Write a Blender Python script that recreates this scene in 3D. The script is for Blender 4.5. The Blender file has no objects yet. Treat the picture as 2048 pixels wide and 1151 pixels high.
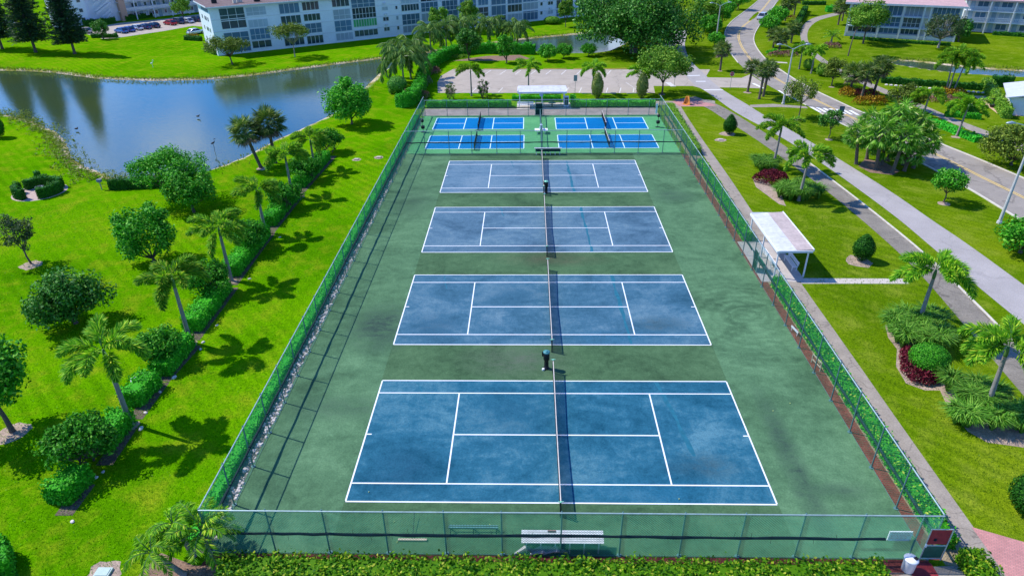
import bpy, math, random
import numpy as np
from mathutils import Matrix, Vector
from mathutils.geometry import tessellate_polygon
R_=math.radians
SC=bpy.context.scene
COL=SC.collection
# ------------------------------------------------------------------ camera (solved from the court lines)
F_PX,CX,CY,CZ=1354.9,-1.7113,-32.1824,28.7669
PITCH,YAW,ROLL=0.5158,-0.0281,-0.0141
_s,_c=math.sin(YAW),math.cos(YAW)
_r=np.array([_c,-_s,0.0]); _f=np.array([_s*math.cos(PITCH),_c*math.cos(PITCH),-math.sin(PITCH)])
_u=np.cross(_r,_f)
CR=math.cos(ROLL)*_r+math.sin(ROLL)*_u; CU=-math.sin(ROLL)*_r+math.cos(ROLL)*_u
CAM=np.array([CX,CY,CZ])
def P(u,v,z=0.0):
    "ground point (height z) seen at photo pixel u,v of the 2048x1151 survey picture"
    d=_f+CR*(u-1024)/F_PX-CU*(v-575.5)/F_PX
    t=(z-CZ)/d[2]; q=CAM+t*d
    return (float(q[0]),float(q[1]))
def PL(pts,z=0.0): return [P(u,v,z) for u,v in pts]
cd=bpy.data.cameras.new('camera'); cam=bpy.data.objects.new('camera',cd); COL.objects.link(cam)
M=Matrix.Identity(4)
for i in range(3):
    M[i][0]=CR[i]; M[i][1]=CU[i]; M[i][2]=-_f[i]; M[i][3]=CAM[i]
cam.matrix_world=M
cd.sensor_width=36.0; cd.lens=F_PX*36/2048; cd.clip_end=5000; cd.clip_start=0.5
SC.camera=cam
# ------------------------------------------------------------------ object helpers
def setp(o,label=None,cat=None,group=None,kind=None):
    if label: o['label']=label
    if cat: o['category']=cat
    if group: o['group']=group
    if kind: o['kind']=kind
    return o
def thing(name,label,cat,loc=(0,0,0),rz=0.0,group=None,sc=1.0,tilt=None):
    o=bpy.data.objects.new(name,None); COL.objects.link(o)
    o.location=loc if len(loc)==3 else (loc[0],loc[1],0.0)
    o.rotation_euler=(tilt[0],tilt[1],rz) if tilt else (0,0,rz)
    o.scale=(sc,sc,sc) if not isinstance(sc,(tuple,list)) else sc
    o.empty_display_size=0.3
    return setp(o,label,cat,group)
def link(name,me,parent=None,loc=None):
    o=bpy.data.objects.new(name,me); COL.objects.link(o)
    if parent: o.parent=parent
    if loc: o.location=loc
    return o
def dup(root,loc,rz=None,label=None,group=None,sc=None,tilt=None):
    def cp(o,par):
        c=o.copy(); COL.objects.link(c)
        if par: c.parent=par
        for ch in list(o.children): cp(ch,c)
        return c
    r=cp(root,None); r.location=loc if len(loc)==3 else (loc[0],loc[1],0.0)
    if tilt: r.rotation_euler=(tilt[0],tilt[1],rz or 0)
    elif rz is not None: r.rotation_euler=(0,0,rz)
    if sc is not None: r.scale=(sc,sc,sc) if not isinstance(sc,(tuple,list)) else sc
    if label: r['label']=label
    if group: r['group']=group
    return r
class MB:
    "collects polygons; faces of equal size are stored as numpy blocks"
    def __init__(s): s.v=[]; s.n=0; s.f=[]; s.sm=False
    def add(s,verts,faces,mi=0):
        verts=np.asarray(verts,float).reshape(-1,3); off=s.n
        s.v.append(verts); s.n+=len(verts)
        if isinstance(faces,np.ndarray): s.f.append((faces+off,mi))
        else:
            by={}
            for f in faces: by.setdefault(len(f),[]).append(f)
            for k,l in by.items(): s.f.append((np.array(l)+off,mi))
    def box(s,c,d,rz=0.0,mi=0,M=None):
        x,y,z=d[0]/2,d[1]/2,d[2]/2
        v=np.array([[-x,-y,-z],[x,-y,-z],[x,y,-z],[-x,y,-z],[-x,-y,z],[x,-y,z],[x,y,z],[-x,y,z]])
        if rz:
            a,b=math.cos(rz),math.sin(rz); v=v@np.array([[a,b,0],[-b,a,0],[0,0,1]])
        v=v+np.array(c)
        if M is not None: v=v@np.array(M)[:3,:3].T+np.array(M)[:3,3]
        s.add(v,np.array([[0,3,2,1],[4,5,6,7],[0,1,5,4],[1,2,6,5],[2,3,7,6],[3,0,4,7]]),mi)
    def bar(s,a,b,w,h=None,mi=0):
        "rectangular bar from a to b"
        a=np.array(a,float);b=np.array(b,float);h=w if h is None else h
        t=b-a;L=np.linalg.norm(t);t/=L
        up=np.array([0,0,1.0]) if abs(t[2])<.95 else np.array([1.0,0,0])
        x=np.cross(t,up);x/=np.linalg.norm(x);y=np.cross(x,t)
        q=[(-1,-1),(1,-1),(1,1),(-1,1)]
        v=[p+x*i*w/2+y*j*h/2 for p in (a,b) for i,j in q]
        s.add(v,np.array([[0,1,2,3],[7,6,5,4],[0,4,5,1],[1,5,6,2],[2,6,7,3],[3,7,4,0]]),mi)
    def tube(s,pts,rad,n=8,mi=0,cap=True):
        pts=np.asarray(pts,float); k=len(pts)
        rad=np.full(k,rad) if np.isscalar(rad) else np.asarray(rad,float)
        tan=np.gradient(pts,axis=0); tan/=np.linalg.norm(tan,axis=1)[:,None]+1e-9
        ref=np.array([0,0,1.0]) if abs(tan[:,2]).mean()<.9 else np.array([1.0,0,0])
        x=np.cross(tan,ref); x/=np.linalg.norm(x,axis=1)[:,None]+1e-9; y=np.cross(tan,x)
        a=np.linspace(0,2*math.pi,n,endpoint=False)
        ring=pts[:,None]+rad[:,None,None]*(np.cos(a)[None,:,None]*x[:,None]+np.sin(a)[None,:,None]*y[:,None])
        i=np.arange(k-1)[:,None]*n; j=np.arange(n)[None]; j2=(j+1)%n
        f=np.stack([i+j,i+j2,i+n+j2,i+n+j],-1).reshape(-1,4)
        off=s.n; s.add(ring.reshape(-1,3),f,mi)
        if cap:
            s.f.append((np.array([list(range(n))[::-1]])+off,mi)); s.f.append((np.array([list(range(n))])+off+(k-1)*n,mi))
    def lathe(s,prof,n=12,c=(0,0,0),mi=0,cap=True):
        s.tube([(c[0],c[1],c[2]+z) for r,z in prof],[max(r,1e-4) for r,z in prof],n,mi,cap) if len(prof)>1 else None
    def poly(s,pts,z=0.0,mi=0):
        vs=[Vector((p[0],p[1],0)) for p in pts]
        a=sum(pts[i-1][0]*pts[i][1]-pts[i][0]*pts[i-1][1] for i in range(len(pts)))
        tr=tessellate_polygon([vs]); out=[]
        for t in tr:
            p,q,r=(vs[i] for i in t)
            if (q-p).cross(r-p).z<0: t=(t[0],t[2],t[1])
            out.append(list(t))
        s.add([(p[0],p[1],z) for p in pts],out,mi)
    def prism(s,pts,z0,z1,mi=0):
        a=sum(pts[i-1][0]*pts[i][1]-pts[i][0]*pts[i-1][1] for i in range(len(pts)))
        if a<0: pts=pts[::-1]
        s.poly(pts,z1,mi); n=len(pts)
        v=[(p[0],p[1],z0) for p in pts]+[(p[0],p[1],z1) for p in pts]
        s.add(v,[[i,(i+1)%n,n+(i+1)%n,n+i] for i in range(n)],mi)
    def strip(s,L,Rr,z=0.0,mi=0):
        "sheet between two polylines of equal length, z may be a number"
        n=len(L); v=[(p[0],p[1],z) for p in L]+[(p[0],p[1],z) for p in Rr]
        f=[]
        for i in range(n-1):
            q=[i,n+i,n+i+1,i+1]
            a=np.array(v[q[1]])-np.array(v[q[0]]); b=np.array(v[q[3]])-np.array(v[q[0]])
            if a[0]*b[1]-a[1]*b[0]<0: q=q[::-1]
            f.append(q)
        s.add(v,f,mi)
    def mesh(s,name,mats,smooth=False):
        me=bpy.data.meshes.new(name)
        V=np.concatenate(s.v) if s.v else np.zeros((0,3))
        me.vertices.add(len(V)); me.vertices.foreach_set('co',V.astype(np.float32).ravel())
        li=np.concatenate([f.ravel() for f,_ in s.f]); cnt=np.concatenate([np.full(len(f),f.shape[1]) for f,_ in s.f])
        mi=np.concatenate([np.full(len(f),m) for f,m in s.f])
        me.loops.add(len(li)); me.loops.foreach_set('vertex_index',li.astype(np.int32))
        me.polygons.add(len(cnt)); me.polygons.foreach_set('loop_start',(np.cumsum(cnt)-cnt).astype(np.int32))
        me.polygons.foreach_set('material_index',mi.astype(np.int32))
        me.polygons.foreach_set('use_smooth',np.full(len(cnt),bool(smooth)))
        for m in (mats if isinstance(mats,(list,tuple)) else [mats]): me.materials.append(m)
        me.update(calc_edges=True)
        return me
    def obj(s,name,mats,parent=None,smooth=False): return link(name,s.mesh(name,mats,smooth),parent)
def offset_line(pts,d):
    "polyline shifted sideways by d (left positive)"
    p=np.asarray(pts,float); t=np.gradient(p,axis=0); t/=np.linalg.norm(t,axis=1)[:,None]
    return [tuple(q) for q in p+d*np.stack([-t[:,1],t[:,0]],1)]
def resample(pts,step):
    p=np.asarray(pts,float); d=np.r_[0,np.cumsum(np.linalg.norm(np.diff(p,axis=0),axis=1))]
    n=max(2,int(round(d[-1]/step))+1); t=np.linspace(0,d[-1],n)
    return np.stack([np.interp(t,d,p[:,i]) for i in range(p.shape[1])],1)
def smooth_line(pts,step=2.0,it=2):
    p=[np.array(q,float) for q in pts]
    for _ in range(it):
        q=[p[0]]
        for a,b in zip(p[:-1],p[1:]): q+= [a*.75+b*.25,a*.25+b*.75]
        q.append(p[-1]); p=q
    return [tuple(x) for x in resample(p,step)]
# ------------------------------------------------------------------ materials
def new_mat(name):
    m=bpy.data.materials.new(name); m.use_nodes=True; nt=m.node_tree
    return m,nt,nt.nodes['Principled BSDF']
def N(nt,t,**kw):
    n=nt.nodes.new(t)
    for k,v in kw.items():
        if k in n.inputs: n.inputs[k].default_value=v
        else: setattr(n,k,v)
    return n
def ramp(nt,fac,stops,interp='LINEAR'):
    r=nt.nodes.new('ShaderNodeValToRGB'); r.color_ramp.interpolation=interp
    e=r.color_ramp.elements
    while len(e)<len(stops): e.new(0.5)
    for el,(p,c) in zip(e,stops): el.position=p; el.color=(*c,1) if len(c)==3 else c
    nt.links.new(fac,r.inputs[0]); return r.outputs[0]
def pos(nt,obj=False,scale=(1,1,1),rot=(0,0,0),loc=(0,0,0)):
    if obj: s=N(nt,'ShaderNodeTexCoord').outputs['Object']
    else: s=N(nt,'ShaderNodeNewGeometry').outputs['Position']
    if scale==(1,1,1) and rot==(0,0,0) and loc==(0,0,0): return s
    mp=nt.nodes.new('ShaderNodeMapping'); nt.links.new(s,mp.inputs[0])
    mp.inputs['Scale'].default_value=scale; mp.inputs['Rotation'].default_value=rot; mp.inputs['Location'].default_value=loc
    return mp.outputs[0]
def noise(nt,vec,scale,detail=4,rough=.55,dist=0):
    n=N(nt,'ShaderNodeTexNoise',Scale=scale,Detail=detail,Roughness=rough,Distortion=dist)
    nt.links.new(vec,n.inputs['Vector']); return n.outputs[0]
def mix(nt,fac,a,b,mode='MIX'):
    m=nt.nodes.new('ShaderNodeMix'); m.data_type='RGBA'; m.blend_type=mode
    for s,v in ((m.inputs[0],fac),(m.inputs[6],a),(m.inputs[7],b)):
        if isinstance(v,(int,float)): s.default_value=v
        elif isinstance(v,tuple): s.default_value=(*v,1)
        else: nt.links.new(v,s)
    return m.outputs[2]
def math_(nt,op,a,b=None,clamp=False):
    m=nt.nodes.new('ShaderNodeMath'); m.operation=op; m.use_clamp=clamp
    for s,v in zip(m.inputs,(a,b)):
        if v is None: continue
        if isinstance(v,(int,float)): s.default_value=v
        else: nt.links.new(v,s)
    return m.outputs[0]
def bump(nt,bsdf,h,strength=.3,dist=.05):
    b=N(nt,'ShaderNodeBump',Strength=strength,Distance=dist); nt.links.new(h,b.inputs['Height']); nt.links.new(b.outputs[0],bsdf.inputs['Normal'])
def pm(name,c,var=.12,scale=3.0,rough=.7,metal=0.0,bumps=0.0,spec=.3,obj=False,grain=0.0,gscale=40,cracks=0.0,cscale=.22):
    "plain paint / metal / concrete with tonal variation, blotches and grain"
    m,nt,b=new_mat(name)
    v=pos(nt,obj); n=noise(nt,v,scale,5,.6)
    lo=tuple(x*(1-var) for x in c); hi=tuple(min(1,x*(1+var)) for x in c)
    col=ramp(nt,n,[(.3,lo),(.7,hi)])
    if grain:
        g=noise(nt,v,gscale,2,.6); col=mix(nt,1.0,col,ramp(nt,g,[(.3,(1-grain,)*3),(.7,(1+grain*.0,)*3)]),'MULTIPLY')
    if cracks:
        wv=N(nt,'ShaderNodeVectorMath',operation='ADD'); nt.links.new(v,wv.inputs[0]); nz=N(nt,'ShaderNodeTexNoise',Scale=.7,Detail=4.0); nt.links.new(v,nz.inputs['Vector'])
        sc_=N(nt,'ShaderNodeVectorMath',operation='SCALE'); nt.links.new(nz.outputs[1],sc_.inputs[0]); sc_.inputs['Scale'].default_value=2.2; nt.links.new(sc_.outputs[0],wv.inputs[1])
        vo=N(nt,'ShaderNodeTexVoronoi',Scale=cscale); vo.feature='DISTANCE_TO_EDGE'; nt.links.new(wv.outputs[0],vo.inputs['Vector'])
        col=mix(nt,1.0,col,ramp(nt,vo.outputs[0],[(.006,(1-cracks,)*3),(.016,(1,1,1))]),'MULTIPLY')
        st=noise(nt,v,scale*3.3,3,.7); col=mix(nt,1.0,col,ramp(nt,st,[(.33,(1-cracks*.45,)*3),(.46,(1,1,1))]),'MULTIPLY')
    nt.links.new(col,b.inputs['Base Color'])
    b.inputs['Roughness'].default_value=rough; b.inputs['Metallic'].default_value=metal; b.inputs['Specular IOR Level'].default_value=spec
    if bumps: bump(nt,b,noise(nt,v,gscale,3),bumps,.02)
    return m
def leaf_mat(name,stops,rough=.55,trans=.25,spec=.1,objvar=.3):
    "foliage: each leaf its own tone, every plant a slightly different one, light passes through"
    m,nt,b=new_mat(name)
    g=N(nt,'ShaderNodeNewGeometry'); oi=N(nt,'ShaderNodeObjectInfo')
    col=ramp(nt,g.outputs['Random Per Island'],stops)
    k=math_(nt,'ADD',math_(nt,'MULTIPLY',oi.outputs['Random'],objvar),1-objvar/2)
    cm=N(nt,'ShaderNodeVectorMath',operation='SCALE'); nt.links.new(col,cm.inputs[0]); nt.links.new(k,cm.inputs['Scale'])
    col=cm.outputs[0]
    nt.links.new(col,b.inputs['Base Color']); b.inputs['Roughness'].default_value=rough; b.inputs['Specular IOR Level'].default_value=spec
    t=N(nt,'ShaderNodeBsdfTranslucent'); nt.links.new(mix(nt,1.0,col,(1.3,1.35,.6),'MULTIPLY'),t.inputs[0])
    mx=N(nt,'ShaderNodeMixShader'); mx.inputs[0].default_value=trans
    nt.links.new(b.outputs[0],mx.inputs[1]); nt.links.new(t.outputs[0],mx.inputs[2])
    nt.links.new(mx.outputs[0],nt.nodes['Material Output'].inputs[0])
    return m
# ------------------------------------------------------------------ colours tuned against the photograph
LAWN_L=[(.07,.22,.001),(.105,.30,.001),(.17,.36,.002)]
LAWN_R=[(.085,.17,.003),(.12,.215,.004),(.19,.27,.008)]
LAWN_DRY=(.27,.33,.012)
GRN=[(.047,.105,.053),(.082,.175,.086),(.122,.24,.12)]
PGRN=[(.075,.26,.105),(.09,.31,.125),(.12,.36,.15)]
BLUE=[[(.008,.07,.115),(.024,.125,.19),(.085,.215,.27)],[(.025,.085,.13),(.052,.14,.205),(.12,.215,.27)],[(.045,.10,.15),(.085,.165,.23),(.15,.235,.28)],[(.065,.13,.19),(.11,.195,.265),(.16,.24,.30)]]
PBLUE=[(.0008,.13,.34),(.001,.15,.38),(.002,.17,.42)]
WATER_IOR=2.15
SKY_TINT=(.16,.8,1.8)
TURF_D=26
SUN_E,SUN_AZ,SUN_STR,SKY_STR,EXPO=50.0,160.0,5.0,.12,0.08
LAWN_DRY_R=(.24,.30,.028)
# ================================================================== SETTING: lawn, water, roads, courts
LAKE=PL([(-260,140),(-60,134),(0,137),(60,138),(110,141),(200,153),(300,157),(380,156),(440,153),(512,146),(560,139),(640,129),(700,121),(775,112),(850,102),
 (905,94),(1000,81),(1070,73),(1140,67),(1190,62),(1245,66),(1262,84),(1225,101),(1190,106),(1120,107),(1075,103),(1010,99),(950,100),(900,106),(855,114),
 (800,127),(770,143),(745,167),(700,210),(660,234),(612,256),(560,279),(500,312),(440,336),(400,347),(330,357),(280,360),(210,357),(180,342),(152,332),(126,312),(117,282),(97,262),(50,242),(0,229),(-80,222),(-260,215)])
POND=PL([(1776,121),(1790,118),(1840,121),(1890,127),(1960,134),(2060,140),(2200,146),(2200,160),(2060,154),(1960,149),(1900,144),(1850,138),(1800,130),(1781,126)])
def seg_dist(pts,poly):
    d=np.full(len(pts),1e9); inside=np.zeros(len(pts),bool); q=np.array(poly); n=len(q)
    for i in range(n):
        a,b=q[i],q[(i+1)%n]; ab=b-a
        t=np.clip(((pts-a)@ab)/(ab@ab+1e-12),0,1)
        d=np.minimum(d,np.linalg.norm(pts-a-t[:,None]*ab,axis=1))
        c=((a[1]>pts[:,1])!=(b[1]>pts[:,1]))&(pts[:,0]<(b[0]-a[0])*(pts[:,1]-a[1])/(b[1]-a[1]+1e-12)+a[0]); inside^=c
    return np.where(inside,d,-d)
def axis(lo,hi,fl,fh,st):
    return np.r_[np.linspace(lo,fl,14)[:-1],np.arange(fl,fh,st),np.linspace(fh,hi,14)]
gx=axis(-1500,1500,-170,150,1.25); gy=axis(-400,2500,-12,190,1.25)
XX,YY=np.meshgrid(gx,gy); pts=np.stack([XX.ravel(),YY.ravel()],1)
sd=np.maximum(seg_dist(pts,LAKE),seg_dist(pts,POND))
t=np.clip(sd/3.4,0,1); zz=-1.3*t*t*(3-2*t)
V=np.c_[pts,zz]; nx,ny=len(gx),len(gy)
ii=(np.arange(ny-1)[:,None]*nx+np.arange(nx-1)[None]).ravel()
gm=MB(); gm.add(V,np.stack([ii,ii+1,ii+nx+1,ii+nx],1))
# lawn
m,nt,b=new_mat('lawn_grass')
v=pos(nt); sx=N(nt,'ShaderNodeSeparateXYZ'); nt.links.new(v,sx.inputs[0])
big=noise(nt,v,.055,4,.55); med=noise(nt,v,.5,4,.6); fine=noise(nt,v,5.0,3,.7); grain=noise(nt,v,17.0,2,.75)
mow=N(nt,'ShaderNodeTexWave',Scale=.42,Distortion=2.2,Detail=3.0); mow.bands_direction='DIAGONAL'; nt.links.new(v,mow.inputs['Vector']); mow.inputs['Detail Scale'].default_value=.6
left=ramp(nt,big,[(.3,LAWN_L[0]),(.52,LAWN_L[1]),(.75,LAWN_L[2])])
right=ramp(nt,big,[(.3,LAWN_R[0]),(.52,LAWN_R[1]),(.75,LAWN_R[2])])
side=math_(nt,'MULTIPLY',math_(nt,'ADD',sx.outputs[0],2.0),.04,True)
col=mix(nt,side,left,right)
dry=mix(nt,side,LAWN_DRY,LAWN_DRY_R)
col=mix(nt,ramp(nt,med,[(.48,(0,0,0)),(.72,(.7,.7,.7))]),col,dry)
pat=noise(nt,v,.16,6,.7,.8); col=mix(nt,ramp(nt,pat,[(.54,(0,0,0)),(.74,(.6,.6,.6))]),col,dry); col=mix(nt,1.0,col,ramp(nt,pat,[(.3,(.72,.82,.7)),(.46,(1,1,1))]),'MULTIPLY')
col=mix(nt,ramp(nt,noise(nt,v,.07,3),[(.4,(.1,.1,.1)),(.62,(.85,.85,.85))]),col,mix(nt,1.0,col,ramp(nt,mow.outputs[1],[(.25,(.84,.87,.84)),(.75,(1.12,1.09,1.0))]),'MULTIPLY'))
col=mix(nt,1.0,col,ramp(nt,fine,[(.28,(.5,.58,.5)),(.52,(1,1,1)),(.74,(1.4,1.28,1.2))]),'MULTIPLY')
col=mix(nt,1.0,col,ramp(nt,grain,[(.32,(.42,.5,.4)),(.5,(1,1,1)),(.68,(1.6,1.45,1.5))]),'MULTIPLY')
sand=ramp(nt,noise(nt,v,.35,3),[(.4,(.30,.27,.07)),(.6,(.62,.50,.36))])
zf=ramp(nt,math_(nt,'ADD',math_(nt,'MULTIPLY',sx.outputs[2],-4.0),math_(nt,'MULTIPLY',math_(nt,'SUBTRACT',fine,.5),.25)),[(.08,(0,0,0)),(.3,(1,1,1))])
col=mix(nt,zf,col,sand)
nt.links.new(col,b.inputs['Base Color']); b.inputs['Roughness'].default_value=.9; b.inputs['Specular IOR Level'].default_value=.0
bump(nt,b,math_(nt,'ADD',grain,math_(nt,'MULTIPLY',fine,.8)),.55,.12)
setp(gm.obj('ground',m),kind='structure')
# water: reflective, slightly rippled
m,nt,b=new_mat('lake_water')
v=pos(nt); w1=noise(nt,pos(nt,scale=(1,1.7,1)),1.1,4,.65); w2=noise(nt,v,.05,3)
nt.links.new(ramp(nt,w2,[(.35,(.055,.085,.026)),(.65,(.04,.075,.04))]),b.inputs['Base Color'])
b.inputs['Roughness'].default_value=.02; b.inputs['IOR'].default_value=WATER_IOR; b.inputs['Specular IOR Level'].default_value=.5
bump(nt,b,w1,.3,.05)
WM=m
def cover(poly,grow):
    q=np.array(poly); lo=q.min(0)-grow; hi=q.max(0)+grow; return [(lo[0],lo[1]),(hi[0],lo[1]),(hi[0],hi[1]),(lo[0],hi[1])]
mb=MB(); mb.poly(cover(LAKE,2),-.25); setp(mb.obj('lake_water',WM),kind='structure')
mb=MB(); mb.poly(cover(POND,2),-.2); setp(mb.obj('pond_water',WM),kind='structure')
# ---- roads
ASPH=pm('road_asphalt',(.35,.305,.255),.14,.3,.85,grain=.25,gscale=14,bumps=.2,cracks=.3,cscale=.12)
PATH=pm('path_concrete',(.43,.39,.365),.1,.3,.85,grain=.25,gscale=12,bumps=.2,cracks=.12,cscale=.15)
OLDP=pm('worn_pavement',(.28,.245,.195),.2,.5,.9,grain=.35,gscale=9,bumps=.25,cracks=.35,cscale=.2)
WALK=pm('sidewalk_concrete',(.37,.315,.255),.16,.7,.85,grain=.25,gscale=10,bumps=.2,cracks=.3,cscale=.3)
PALE=pm('pale_concrete',(.58,.51,.44),.1,.7,.85,grain=.15,gscale=10)
LOT=pm('parking_asphalt',(.46,.39,.315),.1,.35,.9,grain=.2,gscale=10,bumps=.15,cracks=.18,cscale=.1)
WHITE=pm('road_paint_white',(.82,.82,.80),.06,2,.7)
YELL=pm('road_paint_yellow',(.74,.50,.12),.1,2,.7)
KERB=pm('kerb_concrete',(.68,.62,.52),.12,1.5,.85,grain=.2,gscale=8)
MULCH=pm('mulch_soil',(.34,.21,.15),.3,2.5,.95,grain=.6,gscale=11,bumps=.6)
PINKB=None
def sheet(name,pts,z,mats,kind='structure'):
    mb=MB(); mb.poly(pts,z); return setp(mb.obj(name,mats),kind=kind)
def road(name,L,Rr,z,mat_,n=60):
    a=resample(smooth_line(PL(L),1.0),.1); c=resample(smooth_line(PL(Rr),1.0),.1)
    ia=np.linspace(0,len(a)-1,n).astype(int); ic=np.linspace(0,len(c)-1,n).astype(int)
    mb=MB(); mb.strip([tuple(x) for x in a[ia]],[tuple(x) for x in c[ic]],z)
    return setp(mb.obj(name,mat_),kind='structure')
def stripe(mb,pts,w,z,mi=0):
    p=smooth_line(pts,1.5) if len(pts)>2 else pts
    mb.strip(offset_line(p,w/2),offset_line(p,-w/2),z,mi)
def kerb(mb,pts,w=.16,h=.11,mi=0):
    p=smooth_line(pts,2.0) if len(pts)>2 else pts
    a=offset_line(p,w/2); c=offset_line(p,-w/2); n=len(p)
    v=[(x,y,0) for x,y in a]+[(x,y,0) for x,y in c]+[(x,y,h) for x,y in a]+[(x,y,h) for x,y in c]
    f=[]
    for i in range(n-1): f+=[[2*n+i,3*n+i,3*n+i+1,2*n+i+1],[i,2*n+i,2*n+i+1,i+1],[n+i,n+i+1,3*n+i+1,3*n+i]]
    f+=[[0,n,3*n,2*n],[n-1,3*n-1,4*n-1,2*n-1]]
    mb.add(v,f,mi)
RL=[(1540,-30),(1516,2),(1498,17),(1483,28),(1460,45),(1449,63),(1450,80),(1458,103),(1476,126),(1493,141),(1526,165),(1558,183),(1613,211),(1673,243),(1760,285),(1840,325),(1929,372),(2024,430),(2130,497)]
RR=[(1595,-30),(1566,-8),(1553,5),(1534,32),(1519,51),(1506,73),(1510,93),(1533,122),(1559,139),(1592,161),(1635,184),(1665,198),(1712,220),(1800,255),(1884,289),(1961,320),(2048,357),(2180,414)]
road('road',RL,RR,.008,ASPH,90)
YC=[(1568,-30),(1540,0),(1525,20),(1500,42),(1483,55),(1476,71),(1480,88),(1491,106),(1503,121),(1528,142),(1575,171),(1640,204),(1698,233),(1760,259),(1873,308),(1961,353),(2048,395),(2150,447)]
mb=MB()
yc=smooth_line(PL(YC),1.0)
for o in (.16,-.16): mb.strip(offset_line(offset_line(yc,o),.07),offset_line(offset_line(yc,o),-.07),.012,1)
for k in range(7):   # zebra crossing
    t=k/6; a=np.array(P(1622,214))*(1-t)+np.array(P(1700,221))*t; c=np.array(P(1640,224))*(1-t)+np.array(P(1716,230))*t
    d=(np.array(P(1700,221))-np.array(P(1622,214))); d/=np.linalg.norm(d)
    mb.poly([tuple(a-d*.25),tuple(a+d*.25),tuple(c+d*.25),tuple(c-d*.25)],.013)
stripe(mb,PL([(1506,167),(1527,177)]),.5,.017); stripe(mb,PL([(1557,181),(1570,189)]),.35,.017)
setp(mb.obj('road_markings',[WHITE,YELL]),kind='structure')
mb=MB(); kerb(mb,PL([(1516,2),(1498,17),(1483,28),(1460,45),(1449,63),(1450,80),(1458,103),(1476,126)])); kerb(mb,PL([(1553,5),(1534,32),(1519,51),(1506,73),(1510,93),(1533,122),(1559,139),(1592,161),(1635,184),(1665,198),(1712,220)]))
kerb(mb,PL([(1840,325),(1929,372),(2024,430),(2100,478)]),.22); kerb(mb,PL([(1712,220),(1800,255),(1884,289),(1961,320),(2048,357),(2150,401)])); kerb(mb,PL([(1570,189),(1613,211)])); kerb(mb,PL([(1640,226),(1673,243),(1760,285),(1840,325)])); setp(mb.obj('road_kerb',KERB),kind='structure')
# median island
sheet('median_island',PL([(1497,41),(1507,30),(1516,24),(1518,27),(1510,36),(1500,42)]),.05,m if False else bpy.data.materials['lawn_grass'])
# driveway from the car park to the road
sheet('driveway',PL([(1290,139),(1420,139),(1411,155),(1483,156),(1500,149),(1528,167),(1526,177),(1470,175),(1440,175),(1418,181),(1385,172),(1290,172)]),.006,LOT)
# wide light path
road('cart_path',[(1350,60),(1332,70),(1330,90),(1345,120),(1364,142),(1387,170),(1410,181),(1439,202),(1462,219),(1487,234),(1560,272),(1643,325),(1786,428),(1851,483),(1958,575),(2048,648),(2140,728)],
 [(1375,58),(1373,72),(1368,90),(1378,120),(1400,140),(1433,172),(1468,194),(1493,208),(1520,226),(1560,248),(1641,295),(1786,385),(1860,438),(1936,488),(2048,570),(2150,645)],.012,PATH,90)
road('side_path',[(1345,200),(1385,207),(1411,213),(1448,238),(1490,264),(1536,295),(1626,360),(1711,428),(1813,518),(1868,578),(1948,673),(2026,766),(2100,852)],
 [(1390,193),(1429,206),(1455,219),(1490,240),(1560,285),(1628,333),(1736,415),(1853,510),(1921,577),(1988,643),(2060,718),(2140,806)],.010,OLDP,80)
mb=MB(); kerb(mb,PL([(1600,312),(1628,333),(1736,415),(1853,510),(1921,577),(1988,643),(2060,718)]),.14,.1); setp(mb.obj('path_kerb',KERB),kind='structure')
mb=MB(); stripe(mb,PL([(1392,163),(1411,163)]),.4,.017); stripe(mb,PL([(1408,180),(1446,180)]),.4,.017); stripe(mb,PL([(1375,152),(1400,151)]),.35,.017); setp(mb.obj('path_markings',WHITE),kind='structure')
# sidewalk beside the fence, far sidewalk behind the courts, walk to the shelter
sw=[(22.9,79.5),(22.55,70),(22.35,58),(22.3,45.5),(22.05,35.6),(21.75,18.5),(21.75,10),(21.66,.7),(21.65,-9),(21.6,-20)]
mb=MB(); p=smooth_line(sw,1.5); mb.strip(p,offset_line(p,-1.35),.008); setp(mb.obj('sidewalk',WALK),kind='structure')
sheet('corner_pavement',[(20.5,-9.2),(21.9,-7.2),(21.9,-22),(15.5,-22),(15.5,-10.2),(18.1,-9.4),(19.5,-9.3)],.005,WALK)
sheet('back_walk',[(-18.5,73.1),(18.5,72.9),(18.5,77.1),(-18.5,77.3)],.008,pm('grey_walk',(.30,.25,.23),.3,.5,.9,grain=.25,gscale=8))
sheet('back_path',[(5.5,79.8),(22.9,78.6),(22.9,80),(24,81.2),(5.5,81.2)],.007,WALK)
sheet('shelter_walk',PL([(1606,556),(1812,557),(1818,567),(1600,567)]),.007,PALE)
sheet('shelter_slab',[(18.5,27.6),(22.3,27.6),(22.3,19.6),(18.5,19.6)],.011,pm('slab_concrete',(.50,.45,.42),.1,.8,.85,grain=.15,gscale=8))
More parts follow.
